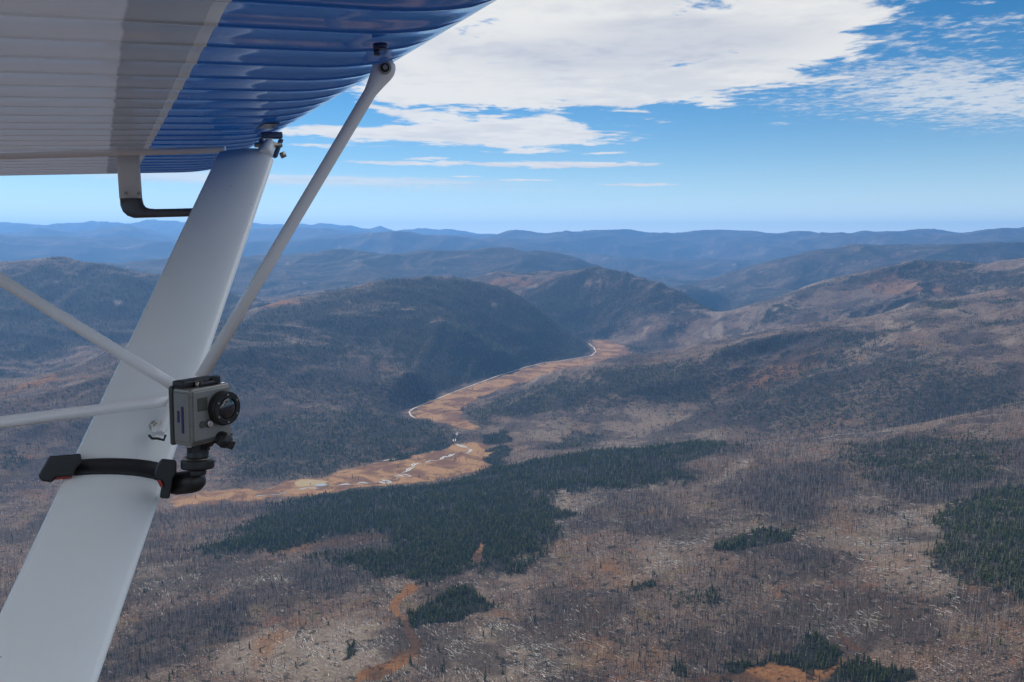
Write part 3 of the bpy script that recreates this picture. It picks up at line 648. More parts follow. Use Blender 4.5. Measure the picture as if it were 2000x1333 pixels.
for k, ii in enumerate(near_i):
    r0 = bpy.data.objects.new('conifer_tree', None); link(r0); r0.empty_display_size = 1
    r0.location = (fx[ii], fy[ii], z[ii] - .2); r0.rotation_euler = (0, 0, turn[ii, 2]); r0.scale = size[ii]
    lb, gp = fir_label(u[ii], v[ii]); tag(r0, lb, 'tree', gp)
    q = k % 4; link(bpy.data.objects.new('crown', fir_near[q]), r0); link(bpy.data.objects.new('trunk', fir_trunk[q]), r0)
# snags
near_i, mask, z, u, v = split_near(sx, sy, 298, 12)
n = len(sx); sc_ = .6 + .55 * rng.random(n); turn = np.stack([rng.normal(0, .05, n), rng.normal(0, .05, n), rng.random(n) * 6.28], 1)
size = np.stack([sc_, sc_, sc_], 1); pick = rng.integers(0, 5, n)
stuff('dead_forest', sx[mask], sy[mask], z[mask] - .2, turn[mask], size[mask], pick[mask], proto_coll('snag_kind', snag_meshes), 'bare grey burnt trunks standing all over the slopes', 'dead forest')
def zone(u, what, grp):
    for lim, txt in ((520, 'at the bottom left beside the wing strut'), (760, 'left of the orange creek bed'), (1130, 'between the orange creek bed and the picture middle'),
                     (1420, 'at the bottom, left of the small orange meadow'), (1700, 'around the small orange meadow at bottom right'), (9999, 'at the bottom right corner, beyond the meadow')):
        if u < lim: return what + ' ' + txt, grp + ' ' + txt
for ii in near_i:
    o = link(bpy.data.objects.new('dead_tree', snag_meshes[pick[ii]])); o.location = (sx[ii], sy[ii], z[ii] - .2); o.rotation_euler = turn[ii]; o.scale = size[ii]
    lb, gp = zone(u[ii], 'bare grey burnt trunk', 'dead trunks'); tag(o, lb, 'dead tree', gp)
# logs
near_i, mask, z, u, v = split_near(lx, ly, 298, 0)
n = len(lx); e_ = 4.0
gx_ = (z_at(lx + e_, ly) - z_at(lx - e_, ly)) / (2 * e_); gy_ = (z_at(lx, ly + e_) - z_at(lx, ly - e_)) / (2 * e_)
yaw = rng.normal(R(-58), R(15), n) + .5 * perlin(lx / 200, ly / 200, 5); yaw = np.where(rng.random(n) < .12, rng.random(n) * 6.28, yaw)
slope = np.arctan(gx_ * np.cos(yaw) + gy_ * np.sin(yaw)); turn = np.stack([np.zeros(n), -slope, yaw], 1)
sc_ = .35 + 1.0 * rng.random(n) ** 2; size = np.stack([sc_, .5 + .6 * rng.random(n), np.full(n, .8)], 1); pick = rng.integers(0, 4, n)
stuff('fallen_timber', lx[mask], ly[mask], z[mask], turn[mask], size[mask], pick[mask], proto_coll('log_kind', log_meshes), 'pale bleached logs lying all over the near slopes', 'fallen timber')
for ii in near_i:
    o = link(bpy.data.objects.new('fallen_log', log_meshes[pick[ii]])); o.location = (lx[ii], ly[ii], z[ii]); o.rotation_euler = turn[ii]; o.scale = size[ii]
    lb, gp = zone(u[ii], 'pale bleached log lying', 'fallen logs'); tag(o, lb, 'log', gp)

# ------------------------------------------------------------------ haze
top = max(float(GZ.max()) + 40, EYE + 20)
hb = bmesh.new(); bmesh.ops.create_cube(hb, size=1); hm = bpy.data.meshes.new('haze'); hb.to_mesh(hm); hb.free()
haze = link(bpy.data.objects.new('haze', hm)); zlo = float(GZ.min()) - 1.0
haze.scale = (70000, 70000, top - zlo); haze.location = (0, 0, (top + zlo) / 2)
m_h = bpy.data.materials.new('haze'); m_h.use_nodes = True; nth = m_h.node_tree; nth.nodes.clear()
pv = nth.nodes.new('ShaderNodeVolumePrincipled'); oh = nth.nodes.new('ShaderNodeOutputMaterial'); nth.links.new(pv.outputs[0], oh.inputs['Volume'])
pv.inputs['Color'].default_value = (.15, .39, .82, 1); pv.inputs['Density'].default_value = 4.1e-5; pv.inputs['Anisotropy'].default_value = 0.25
hm.materials.append(m_h); haze['kind'] = 'stuff'; haze['label'] = 'thin blue air haze over the hills'; haze['category'] = 'haze'
# ================================================================== the aircraft
def frame(az_deg, el_deg):                            # x forward (towards the nose), y out along the wing, z up
    S_ = Vector((math.sin(R(az_deg)), math.cos(R(az_deg)), 0)); a = R(az_deg + 90); e = R(el_deg)
    C_ = Vector((math.sin(a) * math.cos(e), math.cos(a) * math.cos(e), math.sin(e))); N_ = C_.cross(S_)
    return Matrix((C_, S_, N_)).transposed()
AF = frame(-25.7, 3.0); AFi = AF.transposed(); EYEV = Vector((0, 0, EYE)); HW = 0.25
def loc(u, v, depth):                                 # point seen at photo pixel (u, v), depth metres ahead, in aircraft axes
    d = Vector(ray(u, v)); q = d.copy(); c, s = math.cos(PITCH), math.sin(PITCH)
    return AFi @ (d * depth)
def under(u, v, n=HW):                                # point seen at (u, v) on the wing's lower plane
    d = AFi @ Vector(ray(u, v)); return d * (n / d.z)

class MB:
    def __init__(s): s.V = []; s.F = []; s.sm = []
    def add(s, V, Fc, smooth=False):
        k = len(s.V); s.V += [tuple(v) for v in V]; s.F += [tuple(i + k for i in f) for f in Fc]; s.sm += [smooth] * len(Fc)
    def tube(s, pts, rad, seg=20, cap=True, flat=None):
        pts = [Vector(p) for p in pts]; n = len(pts); rad = rad if isinstance(rad, (list, tuple)) else [rad] * n
        V = []; up = None
        for i, p in enumerate(pts):
            t = (pts[min(i + 1, n - 1)] - pts[max(i - 1, 0)]).normalized()
            if up is None: up = t.orthogonal().normalized()
            else: up = (up - t * up.dot(t)).normalized()
            b_ = t.cross(up)
            for k in range(seg):
                a = 2 * math.pi * k / seg; V.append(p + (up * math.cos(a) + b_ * math.sin(a)) * rad[i])
        Fc = [(i * seg + k, i * seg + (k + 1) % seg, (i + 1) * seg + (k + 1) % seg, (i + 1) * seg + k) for i in range(n - 1) for k in range(seg)]
        s.add(V, Fc, True)
        if cap:
            k0 = len(s.V) - n * seg; s.F.append(tuple(k0 + k for k in range(seg))[::-1]); s.F.append(tuple(k0 + (n - 1) * seg + k for k in range(seg))); s.sm += [False, False]
        return s
    def loftsec(s, secs, smooth=True, cap=True):      # list of rings with equal counts
        n = len(secs[0]); V = [p for r in secs for p in r]
        s.add(V, [(i * n + k, i * n + (k + 1) % n, (i + 1) * n + (k + 1) % n, (i + 1) * n + k) for i in range(len(secs) - 1) for k in range(n)], smooth)
        if cap:
            k0 = len(s.V) - len(V); s.F.append(tuple(k0 + k for k in range(n))[::-1]); s.F.append(tuple(k0 + (len(secs) - 1) * n + k for k in range(n))); s.sm += [False, False]
        return s
    def build(s, name, m, parent=None, M=None, bevel=0, seg=3):
        me = bpy.data.meshes.new(name); V = [Vector(v) for v in s.V]
        if M is not None: V = [M @ v for v in V]
        me.from_pydata(V, [], s.F); me.polygons.foreach_set('use_smooth', s.sm); me.update()
        bm = bmesh.new(); bm.from_mesh(me); bmesh.ops.recalc_face_normals(bm, faces=bm.faces); bm.to_mesh(me); bm.free()
        for mm in (m if isinstance(m, (list, tuple)) else [m]): me.materials.append(mm)
        o = link(bpy.data.objects.new(name, me), parent)
        if bevel:
            b_ = o.modifiers.new('bevel', 'BEVEL'); b_.width = bevel; b_.segments = seg; b_.limit_method = 'ANGLE'; b_.angle_limit = R(35)
            for p in me.polygons: p.use_smooth = True
            w_ = o.modifiers.new('wn', 'WEIGHTED_NORMAL')
        return o
    def box(s, c, d, M=None, taper=(1, 1)):
        V = []
        for z in (-.5, .5):
            k = taper[0] if z > 0 else 1; k2 = taper[1] if z > 0 else 1
            for x, y in ((-.5, -.5), (.5, -.5), (.5, .5), (-.5, .5)): V.append(Vector((x * d[0] * k, y * d[1] * k2, z * d[2])))
        V = [(M @ v if M is not None else v) + Vector(c) for v in V]
        s.add(V, [(3, 2, 1, 0), (4, 5, 6, 7), (0, 1, 5, 4), (1, 2, 6, 5), (2, 3, 7, 6), (3, 0, 4, 7)]); return s
    def disc(s, c, axis, r, t, seg=24, r2=None):      # short cylinder centred at c
        ax = Vector(axis).normalized(); s.tube([Vector(c) - ax * t / 2, Vector(c) + ax * t / 2], [r, r if r2 is None else r2], seg); return s
    def ring(s, c, axis, ro, ri, t, seg=40):
        ax = Vector(axis).normalized(); x = ax.orthogonal().normalized(); y = ax.cross(x); V = []
        for k in range(seg):
            a = 2 * math.pi * k / seg; d = x * math.cos(a) + y * math.sin(a)
            for r_, h in ((ro, -t / 2), (ro, t / 2), (ri, t / 2), (ri, -t / 2)): V.append(Vector(c) + d * r_ + ax * h)
        s.add(V, [(k * 4 + q, k * 4 + (q + 1) % 4, ((k + 1) % seg) * 4 + (q + 1) % 4, ((k + 1) % seg) * 4 + q) for k in range(seg) for q in range(4)]); return s

air = bpy.data.objects.new('airplane', None); link(air); air.matrix_world = Matrix.Translation(EYEV) @ AF.to_4x4(); air.empty_display_size = .3
tag(air, 'blue and white high wing light airplane with ribbed fabric wing and braced strut', 'airplane')

m_white = mat('white_enamel', (.84, .87, .86), .30, coat=.25, var=.04, scale=9, bump=.15, bscale=900)
g = G(m_white.node_tree); b = m_white.node_tree.nodes['Principled BSDF']; old = b.inputs['Base Color'].links[0].from_socket
tc = g.new('ShaderNodeTexCoord'); vo = g.new('ShaderNodeTexVoronoi'); vo.inputs['Scale'].default_value = 26; g.l.new(tc.outputs['Object'], vo.inputs[0])
sc2 = g.new('ShaderNodeSeparateColor'); g.l.new(vo.outputs['Color'], sc2.inputs[0])
spot = (1.0 - g.sm(E(g, vo.outputs['Distance']), .03, .07)) * g.sm(E(g, sc2.outputs[0]), .80, .82)
smear = g.sm(g.noise(g.mapping(E(g, tc.outputs['Object']), scale=(30, 4, 4)), 1.0, 5, .6), .55, .8) * .10
g.put(b.inputs['Base Color'], g.mix(smear, g.mix(spot * .75, E(g, old), (.12, .08, .05)), (.45, .43, .40)))
m_tube = mat('white_tube_paint', (.86, .86, .85), .32, coat=.25, var=.05, scale=14)
m_plate = mat('off_white_plate', (.82, .82, .80), .4, var=.05, scale=12)
m_grey = mat('grey_pitot_metal', (.13, .13, .14), .35, metal=.6, var=.15, scale=30)
m_steel = mat('worn_steel', (.42, .38, .33), .35, metal=.9, var=.3, scale=120)
m_navy = mat('dark_blue_fitting', (.012, .03, .10), .35, coat=.3)
m_black = mat('black_plastic', (.012, .012, .013), .42, var=.3, scale=60)
m_rubber = mat('black_rubber', (.010, .010, .011), .6)
m_red = mat('red_padding', (.30, .025, .015), .6)

# --- wing skin material: white inboard of chord station, grey band (a dark reflection painted in), pale pinstripe, glossy blue leading part
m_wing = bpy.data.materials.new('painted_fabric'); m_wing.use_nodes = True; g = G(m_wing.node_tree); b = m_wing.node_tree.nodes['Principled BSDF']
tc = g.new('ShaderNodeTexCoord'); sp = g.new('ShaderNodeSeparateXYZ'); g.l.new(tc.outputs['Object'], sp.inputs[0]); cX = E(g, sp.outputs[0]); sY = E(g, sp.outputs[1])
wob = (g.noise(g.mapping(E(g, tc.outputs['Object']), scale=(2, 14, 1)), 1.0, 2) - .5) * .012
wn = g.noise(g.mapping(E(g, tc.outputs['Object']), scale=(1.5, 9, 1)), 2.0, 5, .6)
whitec = g.mix(wn, (.50, .52, .55), (.60, .62, .65)); refl_bandc = g.mix(wn, (.22, .23, .24), (.31, .32, .33)); bluec = g.mix(wn, (.002, .042, .17), (.004, .075, .27))
col = g.mix(g.sm(cX + wob, .049, .054), whitec, refl_bandc)
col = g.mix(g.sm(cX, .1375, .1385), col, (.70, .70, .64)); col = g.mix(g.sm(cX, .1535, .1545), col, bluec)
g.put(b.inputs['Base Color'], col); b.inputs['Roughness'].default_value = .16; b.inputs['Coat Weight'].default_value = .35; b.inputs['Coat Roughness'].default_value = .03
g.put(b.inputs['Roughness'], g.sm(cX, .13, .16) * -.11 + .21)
def thin_cloth(m, colour, f):
    g = G(m.node_tree); b = m.node_tree.nodes['Principled BSDF']; t = g.new('ShaderNodeBsdfTranslucent'); g.put(t.inputs[0], colour)
    mx = g.new('ShaderNodeMixShader'); mx.inputs[0].default_value = f; g.l.new(b.outputs[0], mx.inputs[1]); g.l.new(t.outputs[0], mx.inputs[2])
    g.l.new(mx.outputs[0], m.node_tree.nodes['Material Output'].inputs[0])
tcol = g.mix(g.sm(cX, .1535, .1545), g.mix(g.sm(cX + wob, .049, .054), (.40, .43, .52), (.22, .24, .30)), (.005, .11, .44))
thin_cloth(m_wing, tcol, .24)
m_wing_top = mat('white_top_fabric', (.8, .8, .8), .4); thin_cloth(m_wing_top, (.75, .77, .80, 1), .40)

CLE, CTE, SROOT, STIP, RIB = .503, -.95, -.35, 3.74, .1205
def wing_under(c, s):
    rise = .030 * max(0, (c - (CLE - .20)) / .20) ** 2.4
    q = ((s - .02) / RIB) % 1.0; d = min(q, 1 - q) * RIB          # distance to the nearest rib
    rise += .018 * max(0, (c - (CLE - .030)) / .030) ** 2
    sag = -.0018 * (1 - math.cos(2 * math.pi * q)) * 0.5          # taut fabric bulges between ribs
    ds = q * RIB if q < .5 else (q - 1) * RIB
    tape = -.0027 * max(0.0, 1 - ds / .0165 if ds >= 0 else 1 + ds / .0045)                    # rib tape ridge
    tap2 = 1.0 if c < CLE - .07 else max(0.0, (CLE - .030 - c) / .040)
    tipr = .012 * max(0, (s - (STIP - .12)) / .12) ** 2
    return HW + rise + (tape - .0022 + (-sag)) * tap2 + tipr
wb = MB(); ss = []
s = SROOT
while s < STIP:
    q = ((s - .02) / RIB) % 1.0; d = min(q, 1 - q) * RIB
    ss.append(s); s += .0018 if d < .020 else .012
ss.append(STIP)
cs = list(np.linspace(CTE, 0, 14)[:-1]) + list(np.linspace(0, CLE - .1, 16)[:-1]) + list(np.linspace(CLE - .1, CLE, 14))
rings = []
for s in ss:
    t_ = max(0.0, (s - (STIP - .10)) / .10); le = CLE - .045 * t_ ** 2.5
    low = [Vector((c if c < CLE - .1 else CLE - .1 + (c - CLE + .1) * (le - CLE + .1) / .1, s, wing_under(c, s))) for c in cs]
    zl = low[-1].z; nose = [Vector((le + .010 * math.sin(a), s, zl + .022 * (1 - math.cos(a)))) for a in np.linspace(.35, math.pi - .3, 7)]
    zt = nose[-1].z; upp = [Vector((le + .004 - (le - CTE) * f ** 1.3, s, zt + (.105 * (1 - t_ * .5)) * math.sin(math.pi * min(1, f * .98 + .02) ** .55) * (1 - f * .25) * (1 - f) ** .25 - (zt - HW - .004) * f)) for f in np.linspace(.02, 1, 16)]
    rings.append(low + nose + upp)
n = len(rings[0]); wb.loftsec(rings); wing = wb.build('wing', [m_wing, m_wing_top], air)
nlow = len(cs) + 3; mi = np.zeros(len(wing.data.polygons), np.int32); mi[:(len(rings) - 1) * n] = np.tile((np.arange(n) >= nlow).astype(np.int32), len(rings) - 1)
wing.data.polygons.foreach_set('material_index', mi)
# drain grommet and strut fitting on the leading edge
q = under(742, 83); fb = MB(); fb.disc(q + Vector((0, 0, -.006)), (0, 0, 1), .010, .008); fb.disc(q + Vector((-.004, .004, -.012)), (0, 0, 1), .0045, .01); fb.build('drain_grommet', m_navy, wing)

# --- lift strut: a streamlined section whose chord runs along the wing chord
def strut_line():
    T = under(487, 283, HW - .012); w = None
    def ed(u, v, base, target):                       # chord length so the rear edge reaches target u
        lo, hi = 0.0, 1.0
        for _ in range(40):
            m_ = (lo + hi) / 2; p = AF @ (base - Vector((m_, 0, 0))); 
            c, s_ = math.cos(PITCH), math.sin(PITCH); d = p.y * c - p.z * s_; uu = 1000 + F * p.x / d
            if uu > target: lo = m_
            else: hi = m_
        return lo
    R1 = AFi @ (Vector(ray(541, 296)) * (T.length / Vector(ray(487, 283)).length)); w1 = ed(0, 0, R1, 428)
    lo, hi = .2, 2.5
    for _ in range(40):
        m_ = (lo + hi) / 2; w = ed(0, 0, AFi @ (Vector(ray(190, 1333)) * m_), -98)
        if w < w1: lo = m_
        else: hi = m_
    R0 = AFi @ (Vector(ray(190, 1333)) * lo); return R1, R0, w1
R1, R0, CH = strut_line(); print('strut', R1, R0, CH)
sd_ = (R0 - R1).normalized(); sC = Vector((1, 0, 0)); sC = (sC - sd_ * sC.x * 0).normalized(); sN = sd_.cross(Vector((1, 0, 0))).normalized()
if (AF @ sN).y > 0: sN = -sN                           # towards the viewer
def sec(P, ch, th=.24, nn=26):                         # P leading edge point
    o = []
    for k in range(nn):
        a = 2 * math.pi * k / nn; xx = .5 * (1 - math.cos(a)); yt = th * (1.0 * math.sqrt(max(xx, 0)) * (1 - xx) ** .9 + .02) * ch
        yt *= 1 if a <= math.pi else -1; o.append(P + Vector((-xx * ch, 0, 0)) + sN * yt * .75)
    return o
Lst = (R0 - R1).length; secs = []
for k in range(40):
    f_ = k / 39 * 1.55; P = R1 + (R0 - R1) * f_
    e = max(0, 1 - f_ * Lst / .05); ch = CH * (1 - .16 * e ** 2) ; P = P + Vector((-CH * .16 * e ** 2, 0, 0)); secs.append(sec(P, ch))
sb_ = MB(); sb_.loftsec(secs); strut = sb_.build('lift_strut', m_white, air)
# end fitting where the strut meets the wing
top = R1 + Vector((-.028, 0, 0)); eb = MB(); a0 = top - sd_ * .05; eb.tube([top + sd_ * .03, top, a0], [.019, .019, .017], 20); eb.build('end_fitting', m_plate, strut)
ub = under(530, 262, HW - .004); kb = MB()
kb.box(ub + Vector((0, 0, -.004)), (.052, .028, .016)); kb.build('strut_bracket', m_navy, air, bevel=.003)
for dx, dz, ln, an in ((.022, -.012, .055, 24), (-.024, -.008, .05, 8)):
    kb = MB(); kb.box(a0 + Vector((dx, -.004, dz)), (.010, .03, ln), Matrix.Rotation(R(an), 3, 'Y')); kb.build('bracket_arm', m_navy, strut, bevel=.003)
kb = MB(); kb.box(under(524, 246, HW - .004), (.035, .10, .004)); kb.build('patch_plate', m_navy, wing, bevel=.001)
nb = MB(); nb.disc(a0 + Vector((-.006, -.02, -.004)), (1, .1, 0), .007, .075, 6); nb.disc(a0 + Vector((.034, -.006, -.03)), (1, 0, .4), .0085, .014, 6); nb.build('bolt', m_steel, strut)

# --- jury struts
def jury(p, q, rad, m=m_tube, flatend=False):
    o = MB(); L = (q - p).length; k = 14; pts = [p + (q - p) * i / k for i in range(k + 1)]; o.tube(pts, rad, 22); ob = o.build('jury_strut', m, air); return ob
JT = loc(751, 134, under(748, 130).length and 1.40); JB = loc(383, 752, 1.40)
# upper tube end flattened into an eye with its bolt
dJ = (JB - JT).normalized(); toward = (-JT).normalized(); side = dJ.cross(toward).normalized(); fr = side.cross(dJ).normalized()
jb = MB(); secs = []
for f_, wd, th in ((-.004, .004, .003), (0, .0125, .0045), (.006, .0165, .0055), (.014, .0185, .006), (.024, .0178, .006), (.040, .0140, .0075), (.060, .0102, .0096), (.3, .0098, .0098), (.6, .0098, .0098), (1.0, .0098, .0098)):
    P = JT + dJ * (f_ if f_ < .2 else f_ * (JB - JT).length) - dJ * .014
    secs.append([P + side * wd * math.cos(a) + fr * th * math.sin(a) for a in np.linspace(0, 2 * math.pi, 25)[:-1]])
jb.loftsec(secs); j1 = jb.build('jury_strut', m_tube, air)
bb = MB(); bb.ring(JT + fr * .0065, fr, .0105, .0072, .003, 28); bb.build('washer', m_steel, j1)
bb = MB(); bb.disc(JT + fr * .0060, fr, .0072, .006, 24); bb.build('bushing', m_rubber, j1)
bb = MB(); bb.disc(JT + fr * .0095, fr, .0044, .006, 6); bb.build('bolt', m_steel, j1)
lug = MB(); lug.box(JT - fr * .006 + Vector((0, 0, .018)), (.022, .008, .05), None); lug.build('strut_bracket', m_navy, air, bevel=.003)
J0 = loc(337, 752, 1.38)
jury(loc(-260, 386, 1.27), J0, .0093)
jury(loc(-160, 846, 1.20), loc(330, 783, 1.42), .0090)
j4 = jury(loc(-120, 309, 2.30), loc(440, 292, 2.34), .0092)
# joint clip on the strut behind the tubes
# --- pitot: flat mast under the wing, screwed to a grey elbow tube running forward behind the strut
DP = 2.44
def pmast():
    o = MB(); secs = []
    for (ul, ur, v) in ((224, 272, 286), (229, 274, 330), (233, 278, 388)):
        l, r_ = loc(ul, v, DP), loc(ur, v, DP); nrm = Vector((0, 1, 0)); t = .011; m_ = (l + r_) / 2; ring = []
        for k in range(16):
            a = 2 * math.pi * k / 16; ring.append(m_ + (r_ - l) / 2 * math.copysign(abs(math.cos(a)) ** .55, math.cos(a)) + nrm * t * math.copysign(abs(math.sin(a)) ** .8, math.sin(a)))
        secs.append(ring)
    o.loftsec(secs); return o.build('pitot_mast', m_plate, air)
pm = pmast()
el_ = MB(); secs = []
path = [(236, 278, 388, 388, 0), (237, 279, 400, 398, 0), (241, 281, 413, 405, 0), (250, 284, 422, 409, 0), (262, 289, 426.5, 411.5, 0)]
def ell(pa, pb, t):
    l, r_ = loc(*pa, DP), loc(*pb, DP); m_ = (l + r_) / 2
    return [m_ + (r_ - l) / 2 * math.cos(a) + Vector((0, 1, 0)) * t * math.sin(a) for a in np.linspace(0, 2 * math.pi, 17)[:-1]]
for pa, pb, t in (((234, 388), (278, 388), .014), ((235, 402), (279, 392), .014), ((240, 414), (281, 400), .013), ((249, 422), (285, 405), .0125), ((262, 426.5), (291, 407.5), .012), ((280, 426), (303, 408.5), .0115), ((330, 424.6), (335, 408), .011), ((450, 421), (450, 405), .011)):
    secs.append(ell(pa, pb, t))
el_.loftsec(secs); el_.build('pitot_tube', m_grey, air)
for uu in (245.5, 271): x = MB(); x.disc(loc(uu, 378, DP - .014), (0, 1, 0), .0048, .006, 16); x.build('screw', m_steel, pm)
for uu in (216, 277.5): x = MB(); x.box(loc(uu, 289.5, DP - .03), (.017, .02, .010)); x.build('mount_foot', m_steel, pm)
x = MB(); x.box((loc(224, 288, DP) + loc(272, 288, DP)) / 2 + Vector((0, 0, .004)), (.115, .05, .008)); x.build('base_flange', m_plate, pm, bevel=.002)

# ================================================================== clamp mount on the strut
def onstrut(v):                                        # leading edge point of the strut at photo row v
    lo, hi = 0.0, 1.5
    for _ in range(40):
        m_ = (lo + hi) / 2; p = AF @ (R1 + (R0 - R1) * m_); c, s_ = math.cos(PITCH), math.sin(PITCH)
        vv = 666.5 - F * (p.y * s_ + p.z * c) / (p.y * c - p.z * s_)
        if vv < v: lo = m_
        else: hi = m_
    return R1 + (R0 - R1) * lo, lo
PBR, _f = onstrut(886); PB, fB = onstrut(935); DB = (AF @ PB).y; print('strut depth at strap', DB, 'at 740', (AF @ onstrut(740)[0]).y)
def dS(v, off=.034): return (AF @ onstrut(v)[0]).y - off
cl_ = MB(); cl_.tube([loc(338, 775, dS(775)), loc(331, 800, dS(800)), loc(322, 825, dS(825)), loc(314, 847, dS(847))], [.006, .0075, .0065, .0055], 12)
cl_.tube([loc(309, 836, dS(836)), loc(300, 848, dS(848))], [.0055, .0045], 10); cl_.box(loc(311, 838, dS(838)), (.022, .008, .010)); clip = cl_.build('strut_clip', m_plate, air, bevel=.001)
cb = MB(); ax_ = AFi @ Vector((.75, -.62, .2)); cb.disc(loc(304, 832, dS(832)), ax_, .0085, .013, 6); cb.disc(loc(304, 832, dS(832)), ax_, .005, .022, 10); cb.build('bolt', m_steel, clip)
cb = MB(); cb.tube([loc(291, 851, dS(850)), loc(297, 857, dS(855)), loc(308, 857, dS(855)), loc(320, 860, dS(858)), loc(323, 851, dS(850))], .0020, 8); cb.build('safety_wire', m_rubber, clip)
mnt = bpy.data.objects.new('clamp_mount', None); link(mnt); mnt.matrix_world = Matrix.Translation(EYEV + AF @ PB) @ AF.to_4x4(); mnt.empty_display_size = .1
tag(mnt, 'black strap clamp with red pads gripping the wing strut, holding the action camera up', 'camera mount')
O = lambda p: Vector(p) - PB                           # aircraft axes -> mount axes
# strap: band following the strut section
def band(dlt, grow, off0, off1):
    Pm_ = PB + sd_ * dlt; ring = []
    for k in range(26):
        a = 2 * math.pi * k / 26; xx = .5 * (1 - math.cos(a)); yt = .24 * (math.sqrt(max(xx, 0)) * (1 - xx) ** .9 + .02) * CH * .75 + grow
        ring.append(O(Pm_ + (PBR - PB) * xx ** .8 + Vector((-xx * (CH + grow * 2) + grow, 0, 0)) + sN * yt * (1 if a <= math.pi else -1)))
    return ring
st = MB(); st.loftsec([band(-.016, .0015, 0, 0), band(-.015, .004, 0, 0), band(.015, .004, 0, 0), band(.016, .0015, 0, 0)]); st.build('strap', m_black, mnt, bevel=0)
def Bx(name, u, v, depth, size, m, rot=None, bevel=.004, more=()):
    o = MB(); o.box(O(loc(u, v, depth)), size, rot)
    for (u2, v2, d2, s2, r2) in more: o.box(O(loc(u2, v2, d2)), s2, r2)
    return o.build(name, m, mnt, bevel=bevel)
SM = Matrix((Vector((1, 0, 0)), sN, sd_)).transposed()   # x along the chord, y to the viewer, z down the strut
k_ = DB / F
def plate(name, pts, depth, thick, m, bevel=.003):
    o = MB(); a_ = [O(loc(u, v, depth - thick / 2)) for u, v in pts]; c_ = [O(loc(u, v, depth + thick / 2)) for u, v in pts]
    o.loftsec([a_, c_], False); return o.build(name, m, mnt, bevel=bevel)
plate('rear_jaw', [(96,891),(140,888),(158,886),(160,906),(149,914),(143,931),(109,933),(102,943),(81,940),(74,929)], DB + .012, .045, m_black)
plate('pad', [(108,932.5),(142,930),(140,934.5),(106,938)], DB + .010, .036, m_red, .001)
plate('front_jaw', [(315,896),(345,899),(345,924),(338,934),(331,975),(311,973),(315,952),(309,938),(301,925),(306,910)], DB - .028, .055, m_black)
plate('pad', [(306,938),(314,938),(319,951),(313,952)], DB - .050, .018, m_red, .001)
ax = MB(); A0, A1 = O(loc(338, 946, DB - .02)), O(loc(394, 938, DB - .035)); d_ = (A1 - A0).normalized()
ax.tube([A0, A0 + d_ * .006, A1 - d_ * .018, A1 - d_ * .008, A1 - d_ * .001, A1 + d_ * .002], [.015, .0165, .0170, .0155, .011, .003], 24); ax.build('pivot_arm', m_black, mnt)
Z3 = AFi @ Vector((.02, 0, 1)); VW = (AFi @ Vector((.21, -.97, .1))).normalized(); RT = Z3.cross(VW).normalized() * -1
RT = (AFi @ Vector((.975, .21, .0))).normalized()
px = k_ * .965; DC = DB - .045
def mp(u, v, d=DC): return O(loc(u, v, d))
kn = MB(); kn.tube([mp(386, 928), mp(386, 918)], .012, 20); kn.tube([mp(386, 916), mp(386, 913), mp(386, 899), mp(386, 896)], [.021, .0235, .0235, .0205], 18); kn.build('tilt_knob', m_black, mnt, bevel=.0015)
for du in (-20, -10, 0, 10, 20): pass
stm = MB(); stm.tube([mp(386, 897), mp(386, 890), mp(386, 872), mp(386, 866)], [.0165, .0150, .0150, .017], 20); stm.build('stem', m_black, mnt)
tk = MB(); tk.box(mp(386, 866), (.030, .026, .020)); tk.tube([mp(367, 866, DC - .01), mp(372, 864, DC - .01), mp(412, 858, DC - .01), mp(417, 858, DC - .01)], [.008, .011, .011, .008], 18)
tk.build('hinge', m_black, mnt, bevel=.003)
th = MB(); th.tube([mp(408, 862, DC - .01), mp(418, 856, DC - .01), mp(430, 856, DC - .01), mp(440, 861, DC - .01), mp(449, 867, DC - .01)], [.006, .0075, .0105, .012, .008], 14); th.box(mp(441, 864, DC - .01), (.024, .016, .013), Matrix.Rotation(R(30), 3, 'Y')); th.build('thumb_screw', m_black, mnt, bevel=.002)
nt_ = MB(); nt_.disc(mp(371, 868, DC - .022), VW, .0052, .006, 6); nt_.disc(mp(378, 868, DC - .021), VW, .0035, .006, 6); nt_.build('nut', m_steel, mnt)
cap = MB(); cap.disc(mp(386, 894.5), Z3, .020, .003, 24); cap.build('washer', m_steel, mnt)

# ================================================================== action camera in its waterproof case
DCAM = DB - .055; K2 = DCAM / F                        # metres per photo pixel there
gc = EYEV + Vector(ray(397, 862)) * DCAM
fz = math.atan2(1, 0)
faz = R(180 - 16.5 - 45.5)                             # azimuth the lens looks towards
fx_ = Vector((math.sin(faz), math.cos(faz), 0)); up_ = Vector((.035, 0, 1)).normalized(); rt_ = fx_.cross(up_).normalized() * -1; up_ = rt_.cross(fx_).normalized() * 1
if up_.z < 0: up_ = -up_
GM = Matrix((rt_, -fx_, up_)).transposed()              # x across the front, -y out of the lens, z up
gop = bpy.data.objects.new('action_camera', None); link(gop); gop.matrix_world = Matrix.Translation(gc) @ GM.to_4x4(); gop.empty_display_size = .05
tag(gop, 'small grey action camera in a clear waterproof case, lens facing right, above the strut clamp', 'action camera')
Ux = 1.50 * K2 * 1e3 / 1000 * 1.0                      # metres per real millimetre of the case
def mm(*a): return Vector(a) * Ux
vx = (GM.inverted() @ Vector((1, 0, 0)))
sgn = 1 if vx.x > 0 else -1                             # +x of the front face towards the picture's right
W_, H_, D_ = 66, 74, 42
gb = MB(); gb.box(mm(0, 0, H_ / 2), tuple(mm(W_, D_ - 8, H_))); m_case = mat('scuffed_clear_case', (.19, .19, .165), .28, metal=.1, coat=.8, var=.2, scale=55)
case = gb.build('case', m_case, gop, bevel=.005)
